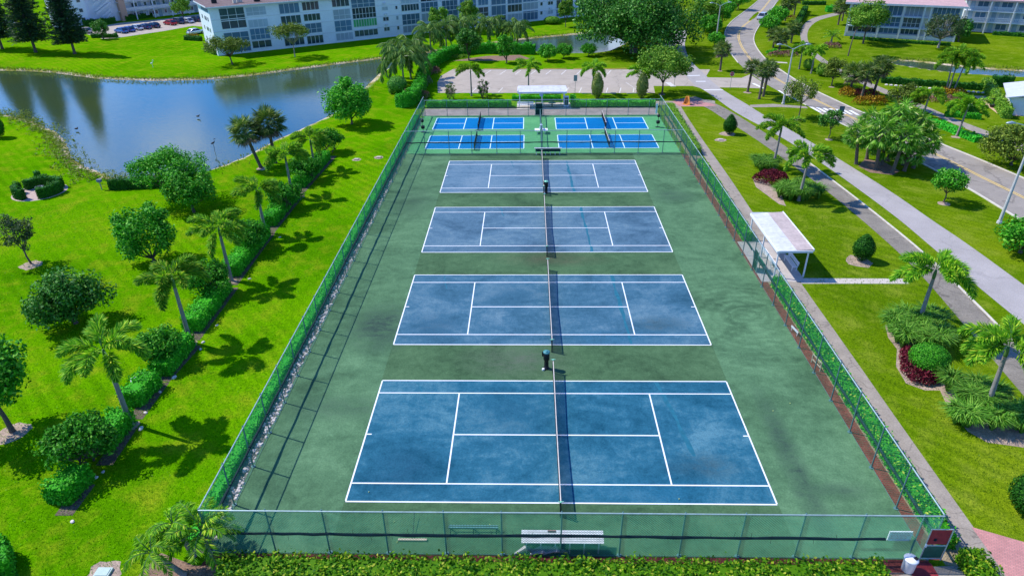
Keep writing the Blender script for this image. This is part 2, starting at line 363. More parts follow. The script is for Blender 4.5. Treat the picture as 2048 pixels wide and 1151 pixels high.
# brick paving, bottom right and by the bicycle stand
m,nt,b=new_mat('pink_brick_paving')
bt=N(nt,'ShaderNodeTexBrick',Scale=1.0); bt.offset=.5
for k,c in (('Color1',(.60,.27,.24,1)),('Color2',(.50,.22,.20,1)),('Mortar',(.34,.2,.18,1))): bt.inputs[k].default_value=c
for k,x in (('Mortar Size',.012),('Brick Width',.22),('Row Height',.11)): bt.inputs[k].default_value=x
nt.links.new(pos(nt,rot=(0,0,.5)),bt.inputs['Vector'])
nt.links.new(mix(nt,1.0,bt.outputs[0],ramp(nt,noise(nt,pos(nt),.6,4),[(.3,(.8,.8,.8)),(.7,(1.15,1.1,1.1))]),'MULTIPLY'),b.inputs['Base Color']); b.inputs['Roughness'].default_value=.85
PINKB=m
sheet('brick_paving',PL([(1943,1053),(2048,1083),(2300,1150),(2300,1400),(2010,1300),(2012,1151),(1992,1122)]),.012,PINKB)
sheet('brick_terrace',PL([(1345,203),(1372,198),(1412,203),(1434,211),(1412,213),(1358,213)]),.011,PINKB)
# car park
sheet('parking_lot',PL([(905,139),(1300,139),(1310,186),(1000,186),(876,186),(875,165),(882,152)]),.009,LOT)
mb=MB()
for k in range(11):
    a=np.array(P(922+k*30,141)); mb.strip(offset_line([tuple(a),tuple(a+np.array([-1.1,-3.6]))],.09),offset_line([tuple(a),tuple(a+np.array([-1.1,-3.6]))],-.09),.013)
for k in range(14):
    a=np.array(P(942+k*27,186)); q=[tuple(a),tuple(a+np.array([.7,3.8]))]
    if 1010<942+k*27<1110: continue
    mb.strip(offset_line(q,.09),offset_line(q,-.09),.013)
stripe(mb,PL([(1283,186),(1252,165)]),.12,.013)
mb.poly(PL([(1330,165),(1341,165),(1352,173),(1341,173)]),.013)
setp(mb.obj('parking_markings',pm('faded_road_paint',(.62,.58,.53),.2,3,.8)),kind='structure')
for nm,rng,vv in (('back',range(6),138.5),('front',range(9),187)):
    for k in rng:
        u=930+k*60 if nm=='back' else 905+k*45
        if nm=='front' and 1000<u<1150: continue
        a=P(u,vv); mb=MB(); mb.box((0,0,.07),(4.6 if nm=='back' else 2.0,.18,.14))
        o=mb.obj('wheel_stop',YELL if nm=='back' else KERB); o.location=(a[0],a[1],0)
        setp(o,'yellow wheel stop at the back edge of the car park' if nm=='back' else 'pale concrete wheel stop on the court side of the car park','wheel stop','wheel stops at the %s edge of the car park'%nm)
# far car park behind the lake, far right path
sheet('far_parking_lot',PL([(166,66),(175,58),(240,46),(330,38),(420,26),(470,22),(425,55),(385,52),(330,62),(235,76),(205,78)]),.009,LOT)
mb=MB()
d=np.array(P(390,44))-np.array(P(245,72)); 
for k in range(9):
    a=np.array(P(255,58))+d*(k/9.0); q=[tuple(a),tuple(a+np.array([-4.2,3.0]))]; mb.strip(offset_line(q,.1),offset_line(q,-.1),.013)
setp(mb.obj('far_parking_markings',WHITE),kind='structure')
road('footpath',[(1690,22),(1640,32),(1616,40),(1600,58),(1601,80),(1611,101),(1637,122),(1680,148),(1750,180),(1800,200),(1850,222),(1900,245),(1964,270),(2060,312)],
 [(1690,27),(1652,36),(1630,44),(1615,60),(1614,80),(1626,101),(1660,127),(1700,148),(1765,176),(1815,197),(1865,218),(1910,238),(1975,262),(2075,300)],.007,WALK,70)
sheet('crossing_walk',PL([(1410,199),(1430,202),(1430,208),(1405,204)]),.0135,WALK)
sheet('crossing_walk',PL([(1500,210),(1545,208),(1612,213),(1616,217),(1560,214),(1500,215)]),.0145,WALK)
sheet('crossing_walk',PL([(1533,122),(1574,125),(1575,127),(1538,125)]),.0135,PALE)
# ---- court pavements
def court_mat(name,c0,c1,c2,strip=False,stains=(),arcs=False,teal=None):
    m,nt,b=new_mat(name); v=pos(nt); sx=N(nt,'ShaderNodeSeparateXYZ'); nt.links.new(v,sx.inputs[0])
    n1=noise(nt,pos(nt,scale=(1,1.3,1)),.17,6,.62,.8); n2=noise(nt,pos(nt,scale=(.75,1.5,1)),.8,7,.7,.9); g=noise(nt,v,9,4,.8)
    n3=noise(nt,pos(nt,scale=(1,.6,1)),2.6,5,.75,.5)
    col=ramp(nt,math_(nt,'ADD',math_(nt,'ADD',math_(nt,'MULTIPLY',n1,.5),math_(nt,'MULTIPLY',n2,.28)),math_(nt,'MULTIPLY',n3,.22)),[(.38,c0),(.5,c1),(.62,c2)])
    if arcs:   # squeegee sweeps
        wv=N(nt,'ShaderNodeTexWave',Scale=.42,Distortion=4.5,Detail=3.0); wv.wave_type='RINGS'; wv.rings_direction='Z'; wv.inputs['Detail Scale'].default_value=1.2
        nt.links.new(pos(nt,scale=(.8,1,1),loc=(-12.5,-14,0)),wv.inputs['Vector'])
        dm=N(nt,'ShaderNodeVectorMath',operation='LENGTH'); nt.links.new(pos(nt,scale=(.17,.11,1),loc=(-2.55,-1.5,0)),dm.inputs[0]); fm=math_(nt,'SUBTRACT',1.1,dm.outputs['Value'],True)
        k=math_(nt,'MULTIPLY',math_(nt,'MULTIPLY',math_(nt,'MULTIPLY',wv.outputs[1],ramp(nt,n2,[(.4,(0,0,0)),(.62,(1,1,1))])),fm),.5)
        col=mix(nt,k,col,tuple(min(1,x*1.35) for x in c2))
    if strip:
        ax=math_(nt,'ABSOLUTE',sx.outputs[0]); k=math_(nt,'LESS_THAN',ax,11.95)
        col=mix(nt,math_(nt,'MULTIPLY',k,.85),col,mix(nt,1.0,col,(.74,.72,.66),'MULTIPLY'))
    for (x,y,rx,ry,st,c) in stains:
        mp=N(nt,'ShaderNodeMapping'); nt.links.new(v,mp.inputs[0]); mp.vector_type='TEXTURE'
        mp.inputs['Location'].default_value=(x,y,0); mp.inputs['Scale'].default_value=(rx,ry,1)
        ln=N(nt,'ShaderNodeVectorMath',operation='LENGTH'); nt.links.new(mp.outputs[0],ln.inputs[0])
        k=math_(nt,'SUBTRACT',1.25,ln.outputs['Value'],True)
        k=math_(nt,'MULTIPLY',math_(nt,'MULTIPLY',k,ramp(nt,math_(nt,'ADD',math_(nt,'MULTIPLY',n2,.75),math_(nt,'MULTIPLY',n3,.25)),[(.33,(0,0,0)),(.62,(1,1,1))])),st*.85,True)
        col=mix(nt,k,col,c)
    col=mix(nt,1.0,col,ramp(nt,g,[(.3,(.72,.74,.76)),(.5,(1,1,1)),(.72,(1.28,1.26,1.24))]),'MULTIPLY')
    nt.links.new(col,b.inputs['Base Color']); b.inputs['Roughness'].default_value=.85; b.inputs['Specular IOR Level'].default_value=.06
    bump(nt,b,g,.15,.01); return m
DK=(.04,.075,.055)
GREEN=court_mat('green_court_paint',GRN[0],GRN[1],GRN[2],True,[(-13.2,12.3,2.6,3.4,1.6,DK),(13.8,-2.5,.8,7,1.2,DK),(15.5,-4.5,2.2,.7,1.0,DK),(14.5,39.5,3,2,.9,DK),(0.5,24,5,1.5,.8,(.09,.075,.05)),(-2.5,8,4,2.2,.8,(.10,.11,.09)),(-14.5,38,2.5,5,.7,DK),(2,48.5,12,2,.7,(.08,.11,.07)),(-14,2.5,4,1.2,.8,DK)],True)
GREEN2=court_mat('light_green_court_paint',PGRN[0],PGRN[1],PGRN[2])
sheet('court_pavement',[(-18.1,-9.0),(18.25,-9.0),(18.3,54.62),(-18.0,54.62)],.008,GREEN)
sheet('court_pavement',[(-18.0,54.62),(18.3,54.62),(18.4,72.9),(-18.0,73.05)],.0081,GREEN2)
LINE=pm('court_line_white',(.86,.87,.88),.05,1.5,.7,grain=.1,gscale=20)
PLINE=pm('court_line_pale',(.66,.86,.90),.05,1.5,.7)
TEAL=pm('crack_filler_teal',(.012,.13,.19),.2,2.5,.7)
def rect(mb,x0,x1,y0,y1,z,mi=0): mb.poly([(x0,y0),(x1,y0),(x1,y1),(x0,y1)],z,mi)
cl=['nearest the front fence','second from the front fence','third from the front fence','beside the bench shelter at the pickleball end']
CY_=[0,15.386,30.87,46.17]
hw,hl,hs,sv=5.485,11.885,4.115,6.40
rnd=random.Random(4)
for k,y0 in enumerate(CY_):
    bm=court_mat('blue_court_paint_%d'%(k+1),*BLUE[k],stains=[(8.6,y0-2.6,2.2,1.2,1.0,(.03,.075,.10)),(-9,y0-3,2,2,.8,(.015,.07,.12)),(5,y0-4.6,5,1.2,.6,(.008,.11,.2)),(-3,y0+1.5,3,2.5,.5,(.02,.08,.13))] if k<2 else [(-4,y0-4.7,6,.9,.7,(.03,.07,.12))])
    root=thing('tennis_court','large blue tennis court with white lines, '+cl[k],'tennis court',(0,y0,0),0,'blue tennis courts in a row')
    mb=MB(); rect(mb,-hl,hl,-hw,hw,.012); mb.obj('playing_surface',bm,root)
    mb=MB(); w=.09
    for s in (-1,1):
        rect(mb,-hl,hl,s*hw-w/2,s*hw+w/2,.0165); rect(mb,-hl+w/2,hl-w/2,s*hs-w/2,s*hs+w/2,.0165)
        rect(mb,s*hl-w/2,s*hl+w/2,-hw+w/2,hw-w/2,.0168); rect(mb,s*sv-w/2,s*sv+w/2,-hs+w/2,hs-w/2,.0168)
        rect(mb,min(s*hl,s*(hl-.35)),max(s*hl,s*(hl-.35)),-w/2,w/2,.0172)
    rect(mb,-sv+w/2,sv-w/2,-w/2,w/2,.0165); mb.obj('line_markings',LINE,root)
    xs=[8.2,6.0,4.3,3.5][k]
    for (x,a,c_,wd) in ((xs,-1.8 if k==0 else -5.4,5.4,.24),(-xs*1.02 if k!=1 else -8.8,3.0,5.3,.10)):
        mb=MB(); pts_=[(x+(1.1 if k==0 else .35)*(q-a)/(c_-a)*-1+rnd.uniform(-.06,.06),q) for q in np.linspace(a,c_,14)]
        wds=[wd*rnd.uniform(.25,.75) for _ in pts_]
        mb.strip([(p[0]-q,p[1]) for p,q in zip(pts_,wds)],[(p[0]+q,p[1]) for p,q in zip(pts_,wds)],.0145)
        mb.obj('crack_patch',TEAL,root)
pb=court_mat('bright_blue_court_paint',PBLUE[0],PBLUE[1],PBLUE[2])
for nm,x0,y0 in (('back left by the hedge',-9.15,68.75),('front left by the mid fence',-9.05,59.65),('back right by the hedge',9.05,68.5),('front right by the mid fence',9.1,59.6)):
    root=thing('pickleball_court','small bright blue pickleball court with pale lines, '+{'back left by the hedge':'far row, on the lake side','front left by the mid fence':'near row, on the lake side','back right by the hedge':'far row, on the road side','front right by the mid fence':'near row, on the road side'}[nm],'pickleball court',(x0,y0,0),0,'bright blue pickleball courts')
    mb=MB(); rect(mb,-6.7,6.7,-3.05,3.05,.0125); mb.obj('playing_surface',pb,root)
    mb=MB(); w=.11
    for s in (-1,1):
        rect(mb,-6.7,6.7,s*3.05-w/2,s*3.05+w/2,.0167); rect(mb,s*6.7-w/2,s*6.7+w/2,-3.05+w/2,3.05-w/2,.0167)
        rect(mb,s*2.13-w/2,s*2.13+w/2,-3.05+w/2,3.05-w/2,.0167); a,c_=sorted((s*2.2,s*6.6)); rect(mb,a,c_,-w/2,w/2,.0167)
    mb.obj('line_markings',PLINE,root)
# beds along the fences
sheet('gravel_strip',[(-19.15,-9.0),(-18.1,-9.0),(-18.0,72),(-19.0,72)],.005,pm('grey_gravel',(.20,.19,.17),.5,3,.95,grain=.6,gscale=9,bumps=.7))
sheet('red_clay_strip',[(18.25,-9.0),(18.95,-9.0),(19.05,54),(18.3,54)],.005,pm('red_clay',(.27,.06,.045),.45,1.6,.95,grain=.5,gscale=8,bumps=.4))
sheet('soil_strip',[(18.95,-9.3),(20.3,-9.3),(20.6,72),(19.05,72),(19.05,54)],.0045,pm('sandy_soil',(.42,.33,.2),.3,1.5,.95,grain=.5,gscale=9,bumps=.5))
sheet('front_clay_strip',[(-18.2,-9.75),(18.2,-9.75),(18.25,-9.0),(-18.1,-9.0)],.0055,bpy.data.materials['red_clay'])
sheet('front_soil_strip',[(-21.5,-11.6),(18,-11.6),(18,-9.75),(-18.5,-9.75),(-20.6,-9.0)],.0045,MULCH)
# white limestone chips along the lake-side fence
rng=np.random.default_rng(3); mb=MB()
for k in range(620):
    y=rng.uniform(-8.8,45); x=-18.05-abs(rng.normal(0,.32)); s=rng.uniform(.05,.15)*(1 if y<20 else .8)
    a=rng.uniform(0,6.28,6); base=[(x+s*math.cos(i*1.047+rng.uniform(-.3,.3))*rng.uniform(.7,1.2),y+s*math.sin(i*1.047)*rng.uniform(.7,1.2),.0) for i in range(6)]
    top=[(x+(p[0]-x)*.6,y+(p[1]-y)*.6,s*.7) for p in base]
    mb.add(base+top,[[0,1,7,6],[1,2,8,7],[2,3,9,8],[3,4,10,9],[4,5,11,10],[5,0,6,11],[6,7,8,9,10,11]])
o=mb.obj('limestone_rubble',pm('white_limestone',(.66,.58,.55),.25,2,.9)); setp(o,kind='stuff')
# ================================================================== FENCES, NETS, COURT FURNITURE
GALV=pm('fence_pipe_teal',(.12,.24,.235),.2,4,.45,.3,spec=.5)
RAIL=pm('fence_rail_grey',(.42,.53,.52),.15,3,.4,.3,spec=.5)
WIRE=pm('fence_wire_green',(.03,.27,.15),.15,3,.5,spec=.4)
BAND=pm('rolled_windscreen',(.012,.035,.035),.3,3,.9)
BLACK=pm('black_plastic',(.012,.014,.016),.2,3,.5)
WHT=pm('white_enamel',(.78,.79,.82),.06,2,.45)
DKGRN=pm('dark_green_slats',(.02,.11,.075),.2,4,.6)
REDS=pm('red_screen',(.30,.035,.04),.2,4,.85)
def wires(mb,L,H,p,w,z0=.03):
    "diagonal chain link wires in the local xz plane"
    out=[]
    for sgn in (1,-1):
        for k in range(int(-H/p)-1,int(L/p)+2):
            x0=k*p; a,b=x0,x0+H
            lo=max(0,-a); hi=min(H,L-a)
            if hi-lo<.05: continue
            p0=(a+lo,z0+lo); p1=(a+hi,z0+hi)
            if sgn<0: p0,p1=(p0[0],H+2*z0-p0[1]),(p1[0],H+2*z0-p1[1])
            out.append((*p0,*p1))
    o=np.array(out); n=len(o); d=w*.5
    y=np.array([-d,d*.6,d*.6]); ox=np.array([0,-d,d]); 
    a=np.stack([o[:,0:1]+ox,np.broadcast_to(y,(n,3)),o[:,1:2]+ox*0],-1); b=np.stack([o[:,2:3]+ox,np.broadcast_to(y,(n,3)),o[:,3:4]+ox*0],-1)
    V=np.concatenate([a,b],1).reshape(-1,3); i=np.arange(n)[:,None]*6
    f=np.concatenate([i+np.array([[0,1,4,3]]),i+np.array([[1,2,5,4]]),i+np.array([[2,0,3,5]])],0)
    mb.add(V,f)
post_me={}
def fence(name,label,A,B,H,xs,band=1.5,pitch=.15,w=.009,group=None,bandr=.075,rail=RAIL,band_gap=()):
    A=np.array(A);B=np.array(B);L=np.linalg.norm(B-A); rz=math.atan2(*(B-A)[::-1])
    r=thing(name,label,'fence',(A[0],A[1],0),rz,group)
    mb=MB(); wires(mb,L,H-.06,pitch,w); mb.obj('chain_link_mesh',WIRE,r)
    mb=MB(); mb.tube([(0,0,H),(L*.25,0,H-.01),(L*.5,0,H+.01),(L,0,H)],.034,8); mb.obj('top_rail',rail,r)
    mb=MB(); mb.tube([(0,0,.05),(L,0,.05)],.012,5); mb.obj('bottom_wire',GALV,r)
    if H not in post_me:
        mb=MB(); mb.tube([(0,0,0),(0,0,H+.02)],.042,8); mb.tube([(0,0,H+.02),(0,0,H+.09)],[.05,.02],8); mb.tube([(0,0,0),(0,0,.05)],.13,8)
        post_me[H]=mb.mesh('post',GALV)
    for x in xs: link('post',post_me[H],r,(x,.045,0))
    if band:
        rr=random.Random(len(name)+int(L)); n=max(6,int(L/1.1)); segs=[(0,L)]
        for g0,g1 in band_gap: segs=[(0,g0),(g1,L)]
        for (s0,s1) in segs:
            m=max(4,int((s1-s0)/.75)); pts_=[(s0+(s1-s0)*i/(m-1),-.06,band+rr.uniform(-.035,.03)) for i in range(m)]
            mb=MB(); mb.tube(pts_,[bandr*rr.uniform(.75,1.2) for _ in pts_],7)
            for q in range(int((s1-s0)/1.0)):   # loose tie strings
                x=s0+q*1.0+rr.uniform(0,.6); h=rr.uniform(.15,.45); mb.bar((x,-.07,band),(x+rr.uniform(-.05,.05),-.07,band-h if rr.random()<.5 else band+h),.012)
            mb.obj('rolled_windscreen',BAND,r)
    return r
FH=3.05
fx=[P(u,v,FH)[0]+17.95 for u,v in ((527,1025),(640,1028),(763,1028),(885,1029),(1002,1029),(1124,1030),(1247,1031),(1373,1032),(1495,1033),(1615,1033),(1736,1034),(1853,1034))]
ff=fence('chain_link_fence','tall green chain link fence along the front of the courts, nearest the camera',(-17.95,-8.95),(18.2,-8.95),FH,[0.0]+fx+[36.15],1.5,w=.016,pitch=.14,band_gap=((33.7,36.1),))
lf=fence('chain_link_fence','long green chain link fence on the lake side of the courts',(-17.95,-8.9),(-17.9,72.8),FH,[3.1+2.94*k for k in range(27)],1.5)
rf=fence('chain_link_fence','long green chain link fence between the courts and the roadside walk',(18.22,-8.9),(18.4,72.7),FH,[3.2+3.05*k for k in range(26)],1.5,band_gap=((30.2,31.8),))
bf=fence('chain_link_fence','green chain link fence at the far end, in front of the back hedges',(-17.85,72.95),(18.4,72.75),2.45,[0]+[17.85+x for x in (-14.4,-11.2,-7.9,-4.9,-1.75,-.65,.65,4.1,7.2,10.4,13.7,16.9)]+[36.25],1.3)
mf=fence('chain_link_fence','green chain link fence dividing the tennis courts from the pickleball courts',(-17.85,54.62),(18.25,54.55),FH,[17.85+x for x in (-15.4,-12.2,-9.2,-5.9,-2.8,.1,3.3,6.4,9.6,12.7,15.9)],1.5)
df=fence('divider_fence','low chain link divider down the middle of the pickleball courts',(.05,55.2),(.1,72.4),1.15,[.1+2.1*k for k in range(9)],1.05,bandr=.06,rail=GALV,pitch=.2)
# corner gate
gx0,gy0=P(1827,1110); 
gate=thing('court_gate','tall metal court gate with red upper screen at the front corner','gate',(gx0+.15,-9.0,0))
mb=MB()
for x in (0,1.05): mb.tube([(x,0,0),(x,0,2.2)],.03,8)
for z in (.12,1.05,2.2): mb.tube([(0,0,z),(1.05,0,z)],.028,8)
mb.obj('gate_frame',RAIL,gate)
mb=MB(); mb.box((.525,.02,1.62),(.98,.012,1.0)); mb.obj('upper_screen',REDS,gate)
mb=MB(); mb.box((.525,.02,.58),(.98,.012,.85)); mb.obj('lower_screen',DKGRN,gate)
mb=MB(); mb.box((.0,-.05,1.1),(.06,.06,.18)); mb.obj('latch',WHT,gate)
def panel_gate(label,x,y,rz,mat_,h=2.0,w=1.1):
    g=thing('court_gate',label,'gate',(x,y,0),rz,None)
    mb=MB()
    for s in (-w/2,w/2): mb.tube([(s,0,0),(s,0,h)],.03,8)
    for z in (.1,h/2,h): mb.tube([(-w/2,0,z),(w/2,0,z)],.025,8)
    mb.obj('gate_frame',RAIL,g); mb=MB(); mb.box((0,.015,h/2),(w-.06,.012,h-.2)); mb.obj('screen',mat_,g); return g
panel_gate('narrow gate with a black screen in the far fence before the white roofed shelter',-.1,72.88,0,BAND)
panel_gate('gate with a dark screen in the roadside fence next to the shelter',18.45,21.8,R_(90),BAND)
# notice board by the corner gate
s=thing('notice_board','white framed notice board with faint pink print on the front fence near the gate','notice board',(16.55,-8.8,0))
mb=MB(); mb.box((0,0,1.5),(1.06,.03,.56)); mb.obj('board',pm('notice_paper',(.66,.66,.70),.2,5,.6,obj=True),s)
mb=MB()
for z in (1.21,1.79): mb.box((0,-.01,z),(1.12,.06,.05))
for x in (-.54,.54): mb.box((x,-.01,1.5),(.05,.06,.62))
mb.obj('frame',WHT,s)
mb=MB(); rr=random.Random(2)
for r_ in range(4):
    x=-.44
    while x<.36:
        w_=rr.uniform(.05,.2); mb.box((x+w_/2,-.019,1.68-.11*r_),(w_,.006,.045)); x+=w_+.05
mb.obj('print',pm('pink_print',(.62,.36,.40),.2,3,.7),s)
mb=MB(); mb.tube([(-2.2,0,1.2),(.6,0,1.2)],.03,8); mb.obj('crossbar',RAIL,s)
# litter bin
bn=thing('litter_bin','round white litter bin with open lid at the end of the front hedge','litter bin',(P(1806,1125)[0],-9.6,0))
mb=MB(); mb.lathe([(.24,0),(.28,.05),(.30,.75),(.31,.78)],18); mb.obj('drum',WHT,bn,True)
mb=MB(); mb.lathe([(.33,.78),(.34,.81),(.31,.86),(.2,.9),(.02,.92)],18); mb.obj('lid',WHT,bn,True)
mb=MB(); mb.box((.17,-.05,.90),(.2,.16,.07),rz=.5); mb.obj('opening',BLACK,bn)
mt=MB(); mt.box((0,0,.018),(1.25,1.1,.03)); o=mt.obj('door_mat',REDS); o.location=(17.65,-9.75,0); setp(o,'dark red mat on the ground in front of the corner gate','mat')
# -------- tennis nets
NETM=pm('net_black',(.012,.014,.016),.2,3,.8); TAPE=pm('net_tape_cream',(.62,.56,.50),.15,3,.8); NPOST=pm('net_post_dark',(.03,.05,.05),.2,3,.5,.3); LGREEN=pm('pale_green_metal',(.25,.62,.42),.15,3,.5)
def net_part(root,half,hc,hp,sp,th,lift=.04,tape=TAPE,tw=.05,band=.07):
    f=lambda y: hc+(hp-hc)*(abs(y)/half)
    mb=MB(); n=int(2*half/sp)
    for k in range(n+1):
        y=-half+2*half*k/n; mb.bar((0,y,lift),(0,y,f(y)),th)
    m=int(hc/sp)
    for k in range(m+1):
        z=k/m
        for a,b in ((-half,0),(0,half)): mb.bar((0,a,lift+(f(a)-lift)*z),(0,b,lift+(f(b)-lift)*z),th)
    mb.obj('net_mesh',NETM,root)
    mb=MB()
    for a,b in ((-half,0),(0,half)):
        mb.bar((0,a,f(a)-.02),(0,b,f(b)-.02),tw,band)
    mb.obj('top_tape',tape,root)
    mb=MB()
    for s in (-half,half): mb.bar((0,s,lift),(0,s,f(s)),.045)
    mb.bar((0,-half,lift),(0,half,lift),.03); mb.obj('side_tape',NETM,root)
nl=['on the court nearest the camera','on the second court from the front','on the third court from the front','on the far tennis court by the bench shelter']
for k,y0 in enumerate(CY_):
    r=thing('tennis_net','long black tennis net with cream tape '+nl[k],'tennis net',(0.0,y0,0),0,'tennis nets across the blue courts')
    net_part(r,6.35,.914,1.07,.07,.0165)
    for s in (-1,1):
        mb=MB(); mb.tube([(0,0,0),(0,0,1.12)],.045,10); p_=mb.obj('net_post',NPOST,r); p_.location=(0,s*6.45,0)
        mb=MB(); mb.tube([(0,0,1.12),(0,0,1.15)],[.07,.05],10); mb.bar((-.16,0,1.13),(.16,.02,1.13),.035); c_=mb.obj('crank',LGREEN,p_)
    mb=MB(); mb.box((0,0,.47),(.012,.05,.9)); mb.obj('centre_strap',LINE,r)
for nm,x,y0,mt_ in (('far row, lake side',-9.1,68.45,NETM),('near row, lake side',-9.02,59.2,NETM),('far row, road side',9.6,68.9,TAPE),('near row, road side',9.17,60.1,TAPE)):
    r=thing('pickleball_net','short portable net on the pickleball court of the '+nm,'pickleball net',(x,y0,0),0,'portable nets on the pickleball courts')
    net_part(r,3.3,.86,.92,.085,.018,tape=mt_,band=.06)
    for s in (-1,1):
        mb=MB(); mb.tube([(0,0,0),(0,0,.97)],.03,8); mb.bar((-.45,0,.03),(.45,0,.03),.05); p_=mb.obj('net_post',BLACK,r); p_.location=(0,s*3.36,0)
    mb=MB(); mb.box((0,-1.9,.6),(.05,.16,.1)); mb.obj('net_tag',WHT,r)
# -------- canopied benches
CANW=pm('weathered_white_planks',(.64,.63,.64),.12,2.5,.6,grain=.15,gscale=9)
def canopy_bench(label,x,y,rz=0,L=4.15):
    b_=thing('canopy_bench',label,'bench',(x,y,0),rz,'long benches with white canopies')
    mb=MB()
    for k in range(6): mb.box((0,-.30+k*.12,.80+k*.024),(L,.114,.03))
    mb.obj('canopy',CANW,b_)
    for k in range(6):
        xx=-L/2+.25+k*(L-.5)/5; mb=MB(); mb.bar((0,-.3,0),(0,-.3,.78),.06); mb.bar((0,-.3,.76),(0,.3,.89),.06); mb.bar((0,.3,0),(0,.0,.45),.05); mb.bar((0,-.3,.44),(0,.32,.44),.05)
        o=mb.obj('frame',WHT,b_); o.location=(xx,0,0)
    mb=MB()
    for k in range(4): mb.box((0,-.12+k*.13,.48),(L-.3,.11,.035))
    mb.obj('seat',DKGRN,b_); mb=MB()
    for k in range(4): mb.box((0,-.22,.5+k*.06),(L-.3,.03,.05))
    mb.obj('backrest',DKGRN,b_); return b_
canopy_bench('long bench with a white plank canopy behind the front fence',0.0,-8.5)
canopy_bench('long bench with a white plank canopy against the mid fence',.85,54.15,R_(180),3.6)
mb=MB(); rr=random.Random(5)
for k in range(7):
    a=rr.uniform(-.9,.9); mb.tube([(a-.6,rr.uniform(-.15,.15),.1),(a,rr.uniform(-.15,.15),.26+rr.uniform(0,.1)),(a+.55,rr.uniform(-.15,.15),.08)],[.05,.16,.04],7)
o=mb.obj('folded_tarpaulin',pm('grey_canvas',(.48,.46,.46),.2,5,.9)); o.location=(-1.15,-8.8,0); setp(o,'crumpled pale grey tarpaulin on the ground below the front bench','tarpaulin')
# drag brush, roller, racks
br=thing('drag_brush','long handled court brush with a pale wooden head lying on the green court','brush',(-7.75,-8.1,0))
mb=MB(); mb.box((0,0,.06),(1.5,.12,.1)); mb.obj('head',pm('pale_wood',(.52,.42,.30),.15,6,.8),br)
mb=MB(); mb.tube([(0,.03,.1),(-.1,1.55,.32)],.018,6); mb.obj('handle',BLACK,br)
rl=thing('squeegee_rack','low dark double rail rack standing on the court behind the front fence','rack',(-4.6,-7.6,0))
mb=MB(); mb.bar((-1.3,0,.42),(1.3,0,.42),.07,.1); mb.bar((-1.3,.18,.38),(1.3,.18,.38),.05); mb.obj('rail',GALV,rl)
for x in (-1.2,0,1.2):
    mb=MB(); mb.bar((0,-.1,0),(0,.09,.4),.05); mb.bar((0,.28,0),(0,.09,.4),.05); o=mb.obj('leg',BLACK,rl); o.location=(x,0,0)
rb=MB(); rb.box((0,0,.9),(.42,.03,.16)); o=rb.obj('score_plate',pm('faded_red',(.55,.16,.2),.1,4,.7)); o.location=(-.55,-8.82,.72); setp(o,'small faded red plate fixed on the front fence above the bench','plate')
def stand(label,x,y,ring):
    s=thing('cooler_stand',label,'drink stand',(x,y,0),0,'stands beside the net posts')
    mb=MB(); mb.lathe([(.22,0),(.22,.06),(.17,.08),(.15,.75),(.2,.78)],14); mb.obj('pedestal',BLACK,s,True)
    mb=MB(); mb.lathe([(.19,.78),(.22,.8),(.22,1.32),(.19,1.36)],14); mb.obj('cooler',BLACK,s,True)
    mb=MB(); mb.lathe([(.235,1.36),(.245,1.4),(.235,1.45)],14); mb.lathe([(.1,1.44),(.08,1.5)],8); mb.obj('rim',ring,s,True)
    mb=MB(); mb.box((-.27,0,1.25),(.1,.12,.34)); mb.obj('cup_holder',BLACK,s)
    mb=MB(); mb.lathe([(.1,.0),(.1,.12),(.08,.14)],10,c=(-.22,-.2,0)); mb.obj('bucket',WHT,s); return s
stand('black drink cooler on a pedestal with a teal rim between the two nearest nets',-.45,6.95,pm('teal_plastic',(.06,.24,.25),.1,3,.5))
stand('black drink cooler on a pedestal at the near end of the far tennis net',.3,40.45,LGREEN)
def ball_post(label,x,y):
    s=thing('ball_hopper',label,'ball hopper',(x,y,0),0,'hoppers on the pickleball courts')
    mb=MB(); mb.tube([(0,0,0),(0,0,1.7)],.035,8); mb.obj('pole',BLACK,s)
    mb=MB(); mb.lathe([(.2,.55),(.26,.6),(.28,.95),(.26,.97)],12); mb.obj('basket',BLACK,s)
    mb=MB(); mb.lathe([(.05,1.45),(.2,1.55),(.2,1.8),(.06,1.95)],10); mb.obj('top_drum',BLACK,s,True)
    mb=MB(); mb.box((0,0,.03),(.6,.4,.06)); mb.obj('base',BLACK,s)
ball_post('dark hopper on a pole by the lake side fence of the pickleball courts',-17.0,64.3)
ball_post('dark hopper on a pole by the road side fence of the pickleball courts',17.2,66.2)
pt=thing('paddle_bench','white double bench with a peaked rack in the middle of the pickleball courts','bench',(.1,63.6,0))
for s_ in (-1,1):
    mb=MB(); mb.box((s_*.55,0,.5),(.75,1.3,.05)); mb.obj('seat',WHT,pt)
    for yy in (-.5,.5):
        mb=MB(); mb.bar((s_*.55,yy,0),(s_*.55,yy,.48),.08); mb.obj('leg',WHT,pt)
mb=MB(); mb.bar((-.35,0,.5),(0,0,1.45),.06); mb.bar((.35,0,.5),(0,0,1.45),.06); mb.box((0,.0,.95),(.36,.3,.6)); mb.obj('rack',WHT,pt)
# tennis balls left on the court
BALL=pm('tennis_ball_felt',(.55,.62,.20),.1,20,.9)
mb=MB(); mb.lathe([(.001,0),(.024,.008),(.034,.033),(.024,.058),(.001,.066)],8); bme=mb.mesh('tennis_ball',BALL,True)
for k,(u,v) in enumerate(((738,984),(980,1049),(789,1044),(795,1084),(1358,998),(1580,807),(1546,822),(559,726))):
    x,y=P(u,v); o=link('tennis_ball',bme); o.location=(x,y,.014); setp(o,'small yellow tennis ball lying loose on the court surface','tennis ball','loose tennis balls on the courts')
